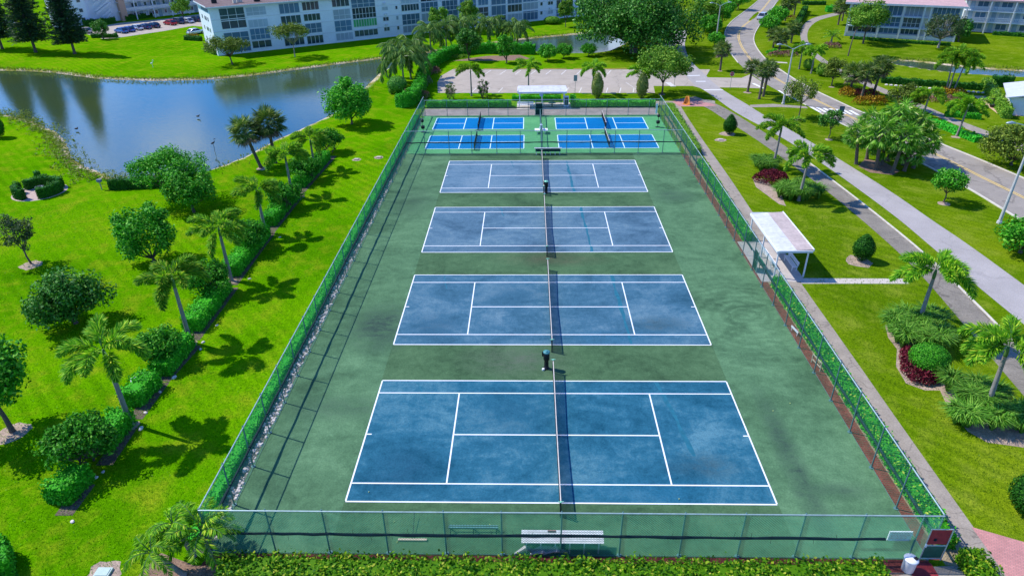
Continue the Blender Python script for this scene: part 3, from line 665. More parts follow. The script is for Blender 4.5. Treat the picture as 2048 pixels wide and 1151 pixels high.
# low trays on the clay strip by the roadside fence
for k,(u,v,lb) in enumerate(((1588,666,'short white board lying against the roadside fence'),(1631,733,'pale wooden frame rack leaning by the roadside fence'))):
    x,y=P(u,v); o=thing('clay_tool',lb,'rack' if k else 'board',(x,y,0),R_(100))
    mb=MB()
    if k==0: mb.box((0,0,.35),(1.0,.05,.16)); mb.bar((-.4,0,0),(-.4,0,.3),.04); mb.bar((.4,0,0),(.4,0,.3),.04); mb.obj('board',WHT,o)
    else:
        for a_,b_ in (((-.55,0,.7),(.55,0,.7)),((-.55,0,.3),(.55,0,.3)),((-.55,0,0),(-.55,0,.7)),((.55,0,0),(.55,0,.7))): mb.bar(a_,b_,.06)
        mb.obj('frame',bpy.data.materials['pale_wood'],o)
# -------- shelters
ROOF=pm('shelter_roof_white',(.66,.66,.68),.12,.8,.55,grain=.2,gscale=3)
ROOF2=pm('shelter_roof_bare',(.52,.42,.38),.15,.9,.6,grain=.2,gscale=4)
def slab4(mb,c,th,mi=0):
    "thick quad from 4 top corners (counter-clockwise)"
    v=[tuple(p) for p in c]+[(p[0],p[1],p[2]-th) for p in c]
    mb.add(v,[[0,1,2,3],[7,6,5,4],[0,4,5,1],[1,5,6,2],[2,6,7,3],[3,7,4,0]],mi)
sh=thing('sun_shelter','open white roofed shelter beside the roadside fence and walk','shelter',(19.65,20.25,0))
mb=MB()
for k in range(9):
    y0=.9*k; 
    slab4(mb,[(0,y0,2.62),(1.55,y0,2.72),(1.55,y0+.885,2.72),(0,y0+.885,2.62)],.07,0); slab4(mb,[(1.56,y0,2.72),(2.95,y0,2.80),(2.95,y0+.885,2.80),(1.56,y0+.885,2.72)],.07,1)
mb.obj('roof',[ROOF,ROOF2],sh)
mb=MB(); mb.box((-.04,4.05,2.55),(.09,8.2,.2)); mb.box((2.99,4.05,2.73),(.09,8.2,.2)); mb.box((1.48,-.05,2.6),(2.9,.08,.2)); mb.box((1.48,8.15,2.6),(2.9,.08,.2)); mb.obj('fascia',WHT,sh)
for x in (.15,2.7):
    for y in (.25,4.05,7.9):
        mb=MB(); mb.box((0,0,1.29),(.11,.11,2.55)); o=mb.obj('post',WHT,sh); o.location=(x,y,0)
def plain_bench(label,x,y,rz,L,mat_,grp=None):
    b_=thing('bench',label,'bench',(x,y,0),rz,grp)
    mb=MB()
    for k in range(3): mb.box((0,-.15+k*.15,.45),(L,.13,.04))
    mb.obj('seat',mat_,b_); mb=MB()
    for k in range(3): mb.box((0,.24+k*.02,.6+k*.12),(L,.03,.1))
    mb.obj('backrest',mat_,b_)
    for x_ in (-L/2+.2,L/2-.2):
        mb=MB(); mb.bar((0,-.18,0),(0,-.18,.43),.05); mb.bar((0,.2,0),(0,.3,.9),.05); mb.bar((0,-.2,.41),(0,.22,.41),.05); o=mb.obj('leg',mat_,b_); o.location=(x_,0,0)
    return b_
plain_bench('long white slatted bench in the roadside shelter, towards the fence',20.25,23.6,R_(90),3.2,WHT)
plain_bench('white slatted bench under the roadside shelter roof, lawn side',21.9,22.6,R_(-90),2.4,WHT)
plain_bench('green slatted bench on the slab between the fence and the roadside shelter',19.2,22.9,R_(90),2.2,DKGRN)
s2=thing('sun_shelter','white roofed open shelter behind the far fence, before the car park','shelter',(-3.4,77.35,0))
mb=MB()
for k in range(8): slab4(mb,[(k*.97,0,2.55),(k*.97+.955,0,2.55),(k*.97+.955,3.1,2.85),(k*.97,3.1,2.85)],.07)
mb.obj('roof',ROOF,s2); mb=MB(); mb.box((3.87,-.05,2.46),(7.85,.09,.26)); mb.box((-.05,1.55,2.62),(.08,3.1,.2)); mb.box((7.8,1.55,2.62),(.08,3.1,.2)); mb.obj('fascia',WHT,s2)
for x in (.25,3.87,7.45):
    for y in (.2,2.9):
        mb=MB(); mb.box((0,0,1.27),(.12,.12,2.5)); o=mb.obj('post',WHT,s2); o.location=(x,y,0)
sheet('far_shelter_slab',[(-3.6,76.7),(5.2,76.7),(5.2,80.6),(-3.6,80.6)],.013,PALE)
plain_bench('low white bench at the front of the far shelter',-2.2,77.8,0,2.6,WHT)
plain_bench('long dark green bench inside the far shelter',1.6,79.2,0,4.4,DKGRN)
tb=thing('table','round dark table with a block base under the far shelter','table',(2.1,77.9,0)); mb=MB(); mb.lathe([(.62,.7),(.65,.72),(.62,.76)],16); mb.obj('table_top',DKGRN,tb); mb=MB(); mb.lathe([(.3,0),(.12,.1),(.1,.68)],10); mb.obj('pedestal',BLACK,tb)
vb=thing('drinks_machine','pale blue upright drinks machine at the far shelter end','vending machine',(4.35,77.6,0)); mb=MB(); mb.box((0,0,.9),(.75,.6,1.8)); mb.obj('cabinet',pm('pale_blue_metal',(.42,.55,.68),.1,3,.5),vb); mb=MB(); mb.box((0,-.305,1.05),(.55,.02,1.2)); mb.obj('glass_front',BLACK,vb)
cl_=thing('wall_clock','small pale round clock board hung under the far shelter roof','clock',(.35,77.45,0)); mb=MB(); mb.lathe([(.3,0),(.3,.03)],16); o=mb.obj('clock_face',pm('clock_blue',(.32,.5,.62),.1,3,.5),cl_); o.rotation_euler=(R_(90),0,0); o.location=(0,0,2.1)
sg=thing('direction_board','tall white narrow board in the far corner of the pickleball courts','sign',(17.9,72.0,0)); mb=MB(); mb.box((0,0,1.2),(.3,.05,1.5)); mb.obj('board',WHT,sg); mb=MB(); mb.tube([(0,.05,0),(0,.05,2.0)],.03,6); mb.obj('post',RAIL,sg)
# ================================================================== VEGETATION
LF=dict(
 broad=leaf_mat('broadleaf_foliage',[(0,(0.021,0.1595,0.007)),(0.4,(0.045,0.29,0.0116)),(0.8,(0.105,0.4495,0.0162)),(1,(0.3,0.638,0.0696))],spec=.12,trans=.16),
 dark=leaf_mat('dark_foliage',[(0,(0.018,0.0945,0.0086)),(0.5,(0.042,0.1958,0.0151)),(0.85,(0.105,0.324,0.0324)),(1,(0.33,0.54,0.1512))],spec=.12,trans=.16),
 pine=leaf_mat('pine_needles',[(0,(.008,.035,.015)),(.5,(.02,.07,.025)),(1,(.07,.15,.05))],trans=.15,spec=.2),
 light=leaf_mat('light_foliage',[(0,(0.0517,0.1725,0.0092)),(0.5,(0.1265,0.299,0.0184)),(1,(0.322,0.483,0.0552))],trans=.16),
 olive=leaf_mat('olive_foliage',[(0,(0.048,0.096,0.0115)),(0.5,(0.12,0.192,0.0192)),(1,(0.264,0.336,0.048))],trans=.16),
 sparse=leaf_mat('grey_green_foliage',[(0,(.025,.06,.02)),(.5,(.06,.11,.035)),(1,(.16,.2,.09))]),
 palm=leaf_mat('palm_leaflets',[(0,(0.051,0.187,0.0109)),(0.4,(0.119,0.34,0.0163)),(0.75,(0.255,0.527,0.0272)),(0.93,(0.51,0.68,0.0476)),(1,(0.75,0.75,0.0816))],spec=.1,trans=.35),
 queen=leaf_mat('queen_palm_leaflets',[(0,(0.048,0.144,0.0256)),(0.5,(0.128,0.272,0.0384)),(1,(0.384,0.528,0.128))],spec=.12,trans=.3),
 sabal=leaf_mat('sabal_fans',[(0,(0.0338,0.081,0.0162)),(0.5,(0.081,0.162,0.027)),(0.85,(0.2025,0.2835,0.0648)),(1,(0.6075,0.6075,0.27))],spec=.12),
 livi=leaf_mat('fan_palm_leaves',[(0,(0.039,0.156,0.0125)),(0.45,(0.117,0.338,0.0208)),(0.8,(0.26,0.52,0.052)),(1,(0.75,0.75,0.2912))],spec=.15,trans=.35),
 hedge=leaf_mat('hedge_leaves',[(0,(0.0164,0.1599,0.0065)),(0.45,(0.041,0.3321,0.0108)),(0.85,(0.0819,0.5166,0.0173)),(1,(0.2184,0.615,0.054))],spec=.1,trans=.16),
 ivy=leaf_mat('bright_hedge_leaves',[(0,(0.0144,0.25,0.012)),(0.5,(0.042,0.475,0.022)),(1,(0.144,0.6875,0.06))],spec=.1,trans=.16),
 front=leaf_mat('yellow_tipped_leaves',[(0,(0.011,0.0736,0.003)),(0.35,(0.046,0.1748,0.0044)),(0.75,(0.1472,0.3312,0.0074)),(0.93,(0.3496,0.4416,0.0221)),(1,(0.6,0.6,0.0883))],objvar=.05,spec=.1,trans=.3),
 side=leaf_mat('ixora_hedge_leaves',[(0,(0.014,0.14,0.0067)),(0.45,(0.042,0.322,0.0112)),(0.86,(0.098,0.476,0.0179)),(1,(0.588,0.672,0.0672))],objvar=.05,trans=.16),
 shrub=leaf_mat('shrub_foliage',[(0,(.012,.10,.006)),(.4,(.035,.23,.010)),(.8,(.08,.38,.016)),(1,(.22,.52,.06))],trans=.2),
 dhedge=leaf_mat('dark_hedge_leaves',[(0,(0.01,0.0625,0.006)),(0.5,(0.025,0.1375,0.01)),(1,(0.0688,0.25,0.02))]),
 red=leaf_mat('red_cordyline_leaves',[(0,(.05,.006,.014)),(.5,(.14,.012,.03)),(1,(.30,.05,.06))],trans=.15),
 pinkbr=leaf_mat('bronze_shrub_leaves',[(0,(.12,.06,.04)),(.5,(.24,.12,.09)),(1,(.38,.2,.14))],trans=.1),
 croton=leaf_mat('croton_leaves',[(0,(.12,.05,.008)),(.5,(.34,.17,.01)),(1,(.55,.40,.03))],trans=.15),
 grass=leaf_mat('ornamental_grass',[(0,(0.04,0.144,0.0128)),(0.5,(0.112,0.304,0.0256)),(1,(0.288,0.512,0.0768))],trans=.35),
 marsh=leaf_mat('marsh_plants',[(0,(.08,.14,.01)),(.5,(.17,.26,.015)),(1,(.30,.30,.06))]),
 palegr=leaf_mat('pale_shrub_leaves',[(0,(.07,.13,.06)),(.5,(.14,.2,.1)),(1,(.26,.3,.18))]),
 rose=leaf_mat('mixed_shrub_leaves',[(0,(0.036,0.104,0.0156)),(0.5,(0.09,0.208,0.0312)),(0.8,(0.216,0.286,0.0624)),(1,(0.405,0.325,0.1248))]),
)
BARK=pm('bark_grey_brown',(.13,.10,.08),.3,5,.95,obj=True,bumps=.4,gscale=18)
BARKL=pm('bark_pale',(.30,.27,.23),.25,5,.95,obj=True,bumps=.4,gscale=18)
PTR=pm('palm_trunk_grey',(.30,.27,.24),.2,7,.9,obj=True,grain=.3,gscale=15,bumps=.3)
PTRD=pm('palm_trunk_brown',(.14,.11,.085),.3,8,.95,obj=True,bumps=.5,gscale=15)
SHAFT=pm('palm_crownshaft',(.09,.20,.05),.15,4,.4,obj=True)
def unit(a): return a/(np.linalg.norm(a,axis=-1,keepdims=True)+1e-9)
def quads(mb,c,d,nrm,l,w,mi=0):
    d=unit(d); s=unit(np.cross(d,nrm)); l=np.asarray(l).reshape(-1,1)*.5; w=np.asarray(w).reshape(-1,1)*.5
    n=len(c); V=np.stack([c-d*l,c+s*w+d*l*.1,c+d*l,c-s*w+d*l*.1],1).reshape(-1,3)
    mb.add(V,np.arange(n*4).reshape(n,4),mi)
def cloud(mb,rng,cen,rad,n,l,up=.35,mi=0,asp=.55,surf=.3,squash=1.0):
    cen=np.asarray(cen); k=len(cen); rad=np.broadcast_to(rad,(k,))
    o=unit(rng.normal(size=(k,n,3))); rr=rng.uniform(0,1,(k,n,1))**surf
    pts_=cen[:,None]+o*rr*rad[:,None,None]*np.array([1,1,squash])
    nr=unit(o*.7+rng.normal(size=o.shape)*.55+np.array([0,0,up])); d=unit(np.cross(nr,rng.normal(size=o.shape)))
    L=l*rng.uniform(.65,1.35,(k*n,)); quads(mb,pts_.reshape(-1,3),d.reshape(-1,3),nr.reshape(-1,3),L,L*asp,mi)
def broadleaf(seed,H,th,rx,leaf,nc=60,nl=100,ls=.22,rz=None,trunk_r=.16,bark=BARK,lean=0,cr=.3,nlimb=8,flat=1.0,shell=(.55,1.0),stems=1,low=-.75,lump=.22):
    rng=np.random.default_rng(seed); rz=rz or (H-th)/2; cz=H-rz
    d=unit(rng.normal(size=(nc*3,3))); d=d[d[:,2]>low][:nc]
    r=rng.uniform(shell[0],shell[1],(len(d),1))**.8
    bump_=1+lump*np.sin(d[:,0:1]*5+seed)*np.cos(d[:,1:2]*4+seed*2)
    cen=d*r*bump_*np.array([rx,rx,rz])*(1-cr*.55)+np.array([lean,0,cz])
    rad=rx*cr*rng.uniform(.65,1.2,len(cen))
    cb=MB(); cloud(cb,rng,cen,rad,nl,ls,squash=flat)
    tb=MB()
    for s in range(stems):
        bx=0 if stems==1 else math.cos(s*2.4)*.25; by=0 if stems==1 else math.sin(s*2.4)*.25
        top=np.array([lean*.35+bx*2.5,by*2.5,th]); mid=np.array([lean*.12+rng.normal()*.06+bx*1.5,rng.normal()*.06+by*1.5,th*.5])
        tb.tube([(bx,by,-.1),(bx*1.05,by*1.05,.12),mid,top],[trunk_r*1.45,trunk_r*1.05,trunk_r*.85,trunk_r*.7],8)
        idx=rng.permutation(len(cen))[:nlimb]
        for i in idx:
            e=cen[i]; m_=top*.45+e*.55+np.array([0,0,-.12*rz]); tb.tube([top-np.array([0,0,.1]),m_,e],[trunk_r*.55,trunk_r*.32,.02],6)
            for j in rng.permutation(len(cen))[:2]:
                e2=e*.55+cen[j]*.45; tb.tube([m_,m_*.5+e2*.5+np.array([0,0,.1]),e2],[trunk_r*.24,trunk_r*.15,.012],5)
    return tb.mesh('trunk',bark,True),cb.mesh('crown',LF[leaf])
def plant_tree(name,label,cat,xy,meshes,sc=1.0,rz=0.0,group=None,tilt=None):
    r=thing(name,label,cat,xy,rz,group,sc,tilt); link('trunk',meshes[0],r); link('crown',meshes[1],r); return r
def bed(xy,r,mat_=None,label=None):   # soil ring at a tree foot
    rr=random.Random(int(xy[0]*10)); mb=MB(); mb.poly([(xy[0]+r*rr.uniform(.8,1.15)*math.cos(i*.45),xy[1]+r*rr.uniform(.8,1.15)*math.sin(i*.45)) for i in range(14)],.006); setp(mb.obj('soil',mat_ or SOILP),kind='structure')
SOILP=pm('pale_soil',(.50,.37,.28),.25,2,.95,grain=.5,gscale=10)
# ---- palms
def frond(mb,rng,az,el,L,droop,nleaf,ll,lw,plume=True,hang=0.0,mi=0,mr=1):
    t=np.linspace(0,1,9); ang=el-droop*t**1.25
    dx=np.cumsum(np.cos(ang))*L/9; dz=np.cumsum(np.sin(ang))*L/9
    side=rng.normal()*.12; ca,sa=math.cos(az),math.sin(az)
    pts_=np.stack([dx*ca-side*t*t*L*sa,dx*sa+side*t*t*L*ca,dz],1)
    mb.tube(pts_,np.linspace(.035,.008,9),4,mr,False)
    u=rng.uniform(.13,1,nleaf); c=np.stack([np.interp(u,t,pts_[:,i]) for i in range(3)],1)
    tan=np.gradient(pts_,axis=0); tn=unit(np.stack([np.interp(u,t,tan[:,i]) for i in range(3)],1))
    sd=unit(np.cross(tn,np.array([0,0,1.0]))); upv=np.cross(sd,tn)
    if plume: ph=rng.uniform(0,6.283,nleaf)
    else: ph=np.where(rng.random(nleaf)<.5,0.15,math.pi-.15)+rng.normal(size=nleaf)*.25
    out=sd*np.cos(ph)[:,None]+upv*np.sin(ph)[:,None]*(.75 if plume else .8)
    d=unit(out*.85+tn*rng.uniform(.45,.8,(nleaf,1))+np.array([0,0,-hang])); prof=np.sin(np.clip(u,.05,.97)*math.pi*.93+.12)**.6
    l=ll*prof*rng.uniform(.8,1.15,nleaf); quads(mb,c+d*l[:,None]*.48,d,unit(rng.normal(size=d.shape)*.5+np.array([0,0,1.0])),l,lw,mi)
def palm_crown(seed,leaf,nf=11,L=2.75,ll=.8,lw=.075,droop=1.5,plume=True,nleaf=330,hang=.2,elo=-.15,ehi=1.35,spear=True):
    rng=np.random.default_rng(seed); mb=MB()
    for k in range(nf):
        f=(k+.5)/nf; el=elo+(ehi-elo)*f; frond(mb,rng,k*2.399+rng.normal()*.25,el,L*rng.uniform(.85,1.1)*(1-.1*f),droop*rng.uniform(.8,1.2),nleaf,ll,lw,plume,hang)
    if spear: frond(mb,rng,seed,1.5,L*.55,.12,50,.25,.04,True)
    return mb.mesh('crown',[LF[leaf],SHAFT])
def trunk_mesh(r0,r1,mat_,bulge=.0,rings=14):
    mb=MB(); z=np.linspace(0,1,rings*2); r=r0+(r1-r0)*z; r[0]*=1.35; r[1]*=1.15; r+=bulge*np.sin(z*math.pi); r[::2]*=1.05
    mb.tube(np.stack([z*0,z*0,z],1),r,9); return mb.mesh('trunk',mat_,True)
FOX=[palm_crown(11+k,'palm',nf=n,L=3.0,ll=.68,lw=.07,nleaf=400,droop=d,elo=lo,ehi=1.15) for k,(n,d,lo) in enumerate(((12,1.5,.05),(11,1.6,.12),(13,1.4,.0),(11,1.55,.15)))]
TR_F=trunk_mesh(.17,.115,PTR); TR_S=trunk_mesh(.2,.17,PTRD,.01); TR_T=trunk_mesh(.15,.09,PTR)
sb=MB(); sb.lathe([(.115,0),(.13,.15),(.11,.5),(.07,.75)],9); SHM=sb.mesh('crownshaft',SHAFT,True)
def foxtail(label,u,v,h,var,cs=1.0,rz=0.0,lean=(0,0),group=None,name='foxtail_palm',crown=None,trunk=None,shaft=True,xy=None,ts=1.0):
    xy=xy or P(u,v); r=thing(name,label,'palm tree',xy,0.0,group,1.0,(lean[0],lean[1]))
    t_=link('trunk',trunk or TR_F,r); t_.scale=(ts,ts,h)
    if shaft: link('crownshaft',SHM,r,(0,0,h-.02)).scale=(ts,ts,1)
    c_=link('crown',(crown or FOX)[var%len(crown or FOX)],r,(0,0,h+(.6 if shaft else .0))); c_.scale=(cs,cs,cs); c_.rotation_euler=(0,0,rz); return r
rows='foxtail palms in a row on the lake side lawn'
for lab,u,v,h,var,cs,rz in (('foxtail palm with yellowing lower fronds above the rock edged hedge',262,848,5.1,0,1.05,.9),('tall foxtail palm behind the second hedge run, casting a star shaped shadow',382,685,4.85,1,1.0,2.0),('foxtail palm on a slim pale trunk with a single curled pale spear frond',463,561,4.4,2,.95,4.2),
    ('foxtail palm overlapping the round tree beside the lake hedge',532,470,4.1,3,.95,.2),('foxtail palm next to the tall brown fan palms',585,393,4.2,1,1.0,1.3),('small foxtail palm with an upright spear, last before the lakeside hedge',630,340,3.2,2,.95,5.0)):
    foxtail(lab,u,v,h,var,cs,rz,(0,0),rows); bed(P(u+1,v+2),.5)
for lab,u,v,h,var,cs,rz,ln in (('foxtail palm with drooping fronds in a grass clump below the shelter walk',1833,657,4.4,3,1.05,.5,(0,0)),('foxtail palm with yellow green fronds in long grass at the path edge',1970,824,4.4,0,1.05,2.2,(0,R_(-3))),
    ('foxtail palm over a round grass clump between red shrub and path',1597,401,4.4,1,1.0,3.3,(0,R_(2))),('foxtail palm behind the dark red shrubs beside the worn path',1545,338,4.6,2,1.0,1.1,(0,R_(2)))):
    foxtail(lab,u,v,h,var,cs,rz,ln,'foxtail palms beside the paths')
for lab,u,v,h,var in (('slim palm left of the far shelter, on the car park verge',943,192,3.7,1),('slim palm rising behind the far shelter roof',1057,185,3.8,3),('slim palm by the grey sign at the car park',1185,189,3.7,0),('slim palm half hidden in the round pale green tree',1281,188,3.0,2)):
    foxtail(lab,u,v,h,var,.95,u*.7,(0,0),'slim palms along the car park verge',ts=.85)
# small coconut palms at the bottom edge
COCO=[palm_crown(31,'palm',nf=12,L=1.7,ll=.42,lw=.05,droop=1.5,plume=False,nleaf=120,hang=.5,ehi=1.2),palm_crown(33,'palm',nf=15,L=1.9,ll=.5,lw=.05,droop=1.3,plume=False,nleaf=130,hang=.4,ehi=1.4)]
foxtail('young leaning palm with a curved brown trunk at the bottom edge of the lawn',368,1148,2.3,0,1.0,1.0,(R_(10),R_(-22)),'young palms at the front fence corner','young_palm',COCO,TR_T,False)
foxtail('young palm in the middle of the trio at the front fence corner',388,1110,2.3,0,.95,3.0,(0,R_(-12)),'young palms at the front fence corner','young_palm',COCO,TR_T,False)
foxtail('bushy low young palm touching the front fence corner post',418,1110,1.7,1,1.1,.4,(0,0),'young palms at the front fence corner','young_palm',COCO,TR_T,False)
# queen palms by the lake and the back hedge
QUEEN=[palm_crown(41+k,'queen',nf=22,L=4.3,ll=1.0,lw=.085,droop=2.0,plume=False,nleaf=190,hang=1.1,elo=-.1,ehi=1.35,spear=False) for k in range(2)]
for lab,u,v,h,var,cs in (('tall queen palm at the near end of the lakeside group',808,171,5.0,0,1.45),('queen palm behind the first, inside the curved hedge',822,158,5.2,1,1.45),('queen palm with a pale trunk at the bend of the curved hedge',862,104,4.2,0,1.3),('queen palm standing free on the grass before the blue shaded building',893,96,4.2,1,1.25),
    ('queen palm behind the dark bushy tree by the canal',925,92,4.8,1,1.3),('queen palm with a thin trunk by the canal edge',980,93,4.8,0,1.2),('queen palm with a short crown before the canal lawn',1030,93,3.9,1,1.25)):
    foxtail(lab,u,v,h,var,cs,u*.3,(0,0),'queen palms behind the lakeside hedge','queen_palm',QUEEN,TR_F,False)
triple=P(1897,186)
for k,(dx,dy,lx,h,lab) in enumerate(((-.5,0,-5,4.9,'left trunk of three palms standing close together by the flower bed'),(0,.2,0,5.6,'middle and tallest of three palms standing close together by the flower bed'),(.6,-.1,6,4.8,'right trunk of three palms standing close together by the flower bed'))):
    foxtail(lab,0,0,h,k,1.05,k*2.0,(R_(2),R_(lx)),'three palms in a clump by the flower bed',xy=(triple[0]+dx,triple[1]+dy),ts=.8)
foxtail('slim palm leaning over the low hedge on the far lawn strip',1913,272,3.6,2,1.0,.7,(0,R_(5)),None,ts=.9); bed(P(1911,274),.6)
foxtail('slim palm between the fan palm clump and the footpath',1846,233,2.6,1,.95,.2,(0,0),None,ts=.9)
foxtail('dark palm beside the road lamp, nearer the road',1598,138,3.1,0,.9,.2,(0,0),'dark palms behind the road lamp',ts=.9)
foxtail('dark palm beside the road lamp, nearer the footpath',1622,147,3.4,3,.9,1.9,(0,0),'dark palms behind the road lamp',ts=.9)
# fan palms
def fan_crown(seed,leaf,nf=34,pet=.75,fr=.75,nl=15,lw=.07,lo=-.75,dead=0,hang=.3):
    rng=np.random.default_rng(seed); mb=MB()
    for k in range(nf):
        z=lo+(1-lo)*(k+.5)/nf; az=k*2.399+rng.normal()*.2; ph=math.asin(min(1,z))+rng.normal()*.06
        d=np.array([math.cos(az)*math.cos(ph),math.sin(az)*math.cos(ph),math.sin(ph)]); p=pet*rng.uniform(.8,1.15)
        e=d*p; mb.tube([np.zeros(3),e],[.018,.012],3,1,False)
        sd=unit(np.cross(d,np.array([0,0,1.0])+rng.normal(size=3)*.1)); th=np.linspace(-1.9,1.9,nl)
        dirs=unit(d*np.cos(th)[:,None]+sd*np.sin(th)[:,None]+np.array([0,0,-hang])*np.abs(np.sin(th))[:,None]-np.array([0,0,hang*.5])); l=fr*(1-.18*np.abs(th)/1.9)*rng.uniform(.85,1.1,nl)
        quads(mb,e+dirs*l[:,None]*.5,dirs,np.broadcast_to(unit(np.cross(sd,d)),dirs.shape)+rng.normal(size=dirs.shape)*.35,l,lw,2 if k<dead else 0)
    return mb.mesh('crown',[LF[leaf],SHAFT,DEADM])
DEADM=leaf_mat('dead_palm_fronds',[(0,(.14,.09,.05)),(1,(.36,.27,.17))],trans=.05)
SAB=[fan_crown(51,'sabal',64,.95,.85,20,dead=10,lw=.08),fan_crown(52,'sabal',56,.9,.8,18,dead=7,lw=.08),fan_crown(53,'sabal',50,.85,.75,18,dead=4,lw=.08)]
LIV=[fan_crown(61,'livi',60,1.05,.72,18,.09,-.6,hang=.7),fan_crown(62,'livi',54,1.0,.7,18,.09,-.55,hang=.8)]
def sabal(label,u,v,h,var=0,cs=1.0,lean=(0,0),group=None,name='cabbage_palm',crown=None,xy=None,ts=1.0):
    return foxtail(label,u,v,h,var,cs,u*.37,lean,group,name,crown or SAB,TR_S,False,xy,ts)
sabal('tall cabbage palm with brown tipped fans by the lake, nearer trunk',522,335,4.8,0,1.4,(0,R_(-14)),'pair of cabbage palms at the lake'); bed(P(524,337),.7)
sabal('tall cabbage palm with a denser rounder crown, farther trunk of the lakeside pair',551,326,5.2,0,1.5,(0,0),'pair of cabbage palms at the lake')
sabal('cabbage palm with yellowed lower fans beside the curved road',1440,141,4.0,1,1.25,(0,0)); bed(P(1440,142),.5)
sabal('single cabbage palm with a dark trunk near the stop sign',1495,184,4.2,1,1.1,(0,R_(3)),'cabbage palms on the road corner'); bed(P(1495,185),.7)
sabal('cabbage palm left of a close pair on the road corner lawn',1518,198,4.6,2,1.25,(0,R_(2)),'cabbage palms on the road corner')
sabal('cabbage palm right of a close pair on the road corner lawn',1526,193,4.6,1,1.2,(0,R_(3)),'cabbage palms on the road corner')
for lab,u,v,h,var,cs in (('cabbage palm at the near left of the red and yellow flower bed',1698,186,3.3,0,1.35),('cabbage palm in the middle of the red and yellow flower bed',1722,196,4.0,1,1.35),('cabbage palm with a leaning dark trunk on the flower bed rim',1746,190,4.6,0,1.3)):
    sabal(lab,u,v,h,var,cs,(0,R_(4)),'cabbage palms in the flower bed')
for lab,u,v,h,var,cs in (('cabbage palm in a thick clump by the road bend, left one',1546,95,2.8,1,1.3),('cabbage palm in a thick clump by the road bend, front one',1558,103,3.0,0,1.3),('cabbage palm in a thick clump by the road bend, tallest at the back',1582,86,3.2,1,1.4),('cabbage palm in a red bed by the upper road',1570,42,4.4,0,1.5),('second cabbage palm in a red bed by the upper road',1588,30,4.6,1,1.5),('cabbage palm with reddish shrubs near the long pink roof',1676,50,4.4,0,1.5),('cabbage palm behind the one near the long pink roof',1684,42,4.6,2,1.5)):
    sabal(lab,u,v,h,var,cs,(0,0),None)
big=[(1712,328,3.6,1.25,-8,'outer left stem of the bright fan palm clump by the road'),(1733,318,4.6,1.35,-3,'second stem from the left in the bright fan palm clump'),(1752,338,4.4,1.45,-5,'front left stem of the bright fan palm clump'),(1775,322,5.6,1.5,0,'tallest central stem of the bright fan palm clump'),
     (1784,346,4.2,1.4,6,'front right stem of the bright fan palm clump with a leaning trunk'),(1806,330,4.8,1.45,6,'second stem from the right in the bright fan palm clump'),(1826,336,3.4,1.3,10,'outer right stem of the bright fan palm clump by the kerb'),(1790,318,5.0,1.4,3,'rear stem of the bright fan palm clump facing the road'),(1764,330,2.4,1.3,-6,'low inner stem of the bright fan palm clump'),(1808,342,2.2,1.25,8,'low outer stem at the right foot of the bright fan palm clump')]
for k,(u,v,h,cs,ln,lab) in enumerate(big): sabal(lab,u,v,h,k,cs,(R_(-2),R_(ln)),'bright fan palms in a clump by the road','fan_palm',LIV)
sheet('soil_bed',PL([(1716,332),(1740,345),(1785,350),(1800,342),(1770,325),(1730,318)]),.006,MULCH)
# ---- broadleaf trees, lake side lawn
def tr(label,u,v,ms,sc=1.0,rz=0,name='broadleaf_tree',group=None,soil=0,tilt=None):
    xy=P(u,v); r=plant_tree(name,label,'tree',xy,ms,sc,rz,group,tilt)
    if soil: bed(P(u,v+3),soil)
    return r
tr('dark round leafy tree alone on the lake side lawn, low branched',152,646,broadleaf(101,4.3,.7,2.7,'dark',90,130,.25,shell=(.4,1),rz=2.1,lump=.32),1.0)
tr('bushy tree with upright clumps in the middle of the lake side lawn',308,526,broadleaf(102,5.3,.6,2.9,'broad',85,120,.25,cr=.25,lump=.34),1.05)
tr('thin grey green tree with see through branches on a soil ring',62,527,broadleaf(103,5.0,1.5,1.75,'sparse',46,55,.2,cr=.24,trunk_r=.09,lean=-.4),1.0,soil=1.0)
tr('dark leafy tree cut by the side edge of the lawn, on a rock ring',25,862,broadleaf(104,6.6,2.2,2.9,'broad',60,120,.28,lean=-.6),1.0,soil=1.0)
tr('wide feathery tree with a spreading pale green canopy by the lake hedge',352,402,broadleaf(105,5.6,1.6,4.3,'broad',90,110,.24,rz=1.9,cr=.22,nlimb=14,low=-.2),1.0)
tr('dense dark green tree in front of the spreading lakeside canopy',388,424,broadleaf(106,4.6,.9,3.0,'broad',70,120,.26,cr=.27),1.0)
tr('round dense tree alone on the lawn at the lake corner',704,248,broadleaf(107,6.6,.8,3.9,'broad',95,130,.34,cr=.26),1.0)
# shrubs in the palm row
SHR=[broadleaf(121+k,2.6,.45,1.75,'shrub',62,95,.18,cr=.25,stems=3,trunk_r=.05,nlimb=9,low=-.55,shell=(.35,1.1)) for k in range(3)]
for k,(u,v,s,lab) in enumerate(((178,920,1.2,'loose round shrub tree nearest the bottom of the palm row'),(335,725,1.05,'loose round shrub tree beside the short rock edged hedge'),(425,592,1.15,'round shrub tree between the second and third palm of the row'),(508,498,1.15,'round shrub tree between the third and fourth palm of the row'),(570,420,1.2,'round shrub tree between the fourth and fifth palm of the row'),(616,362,1.15,'round shrub tree under the small foxtail palm'),(660,305,1.25,'round shrub tree at the far end of the palm row'))):
    tr(lab,u,v,SHR[k%3],s,k*1.7,'shrub_tree','round shrub trees in the palm row')
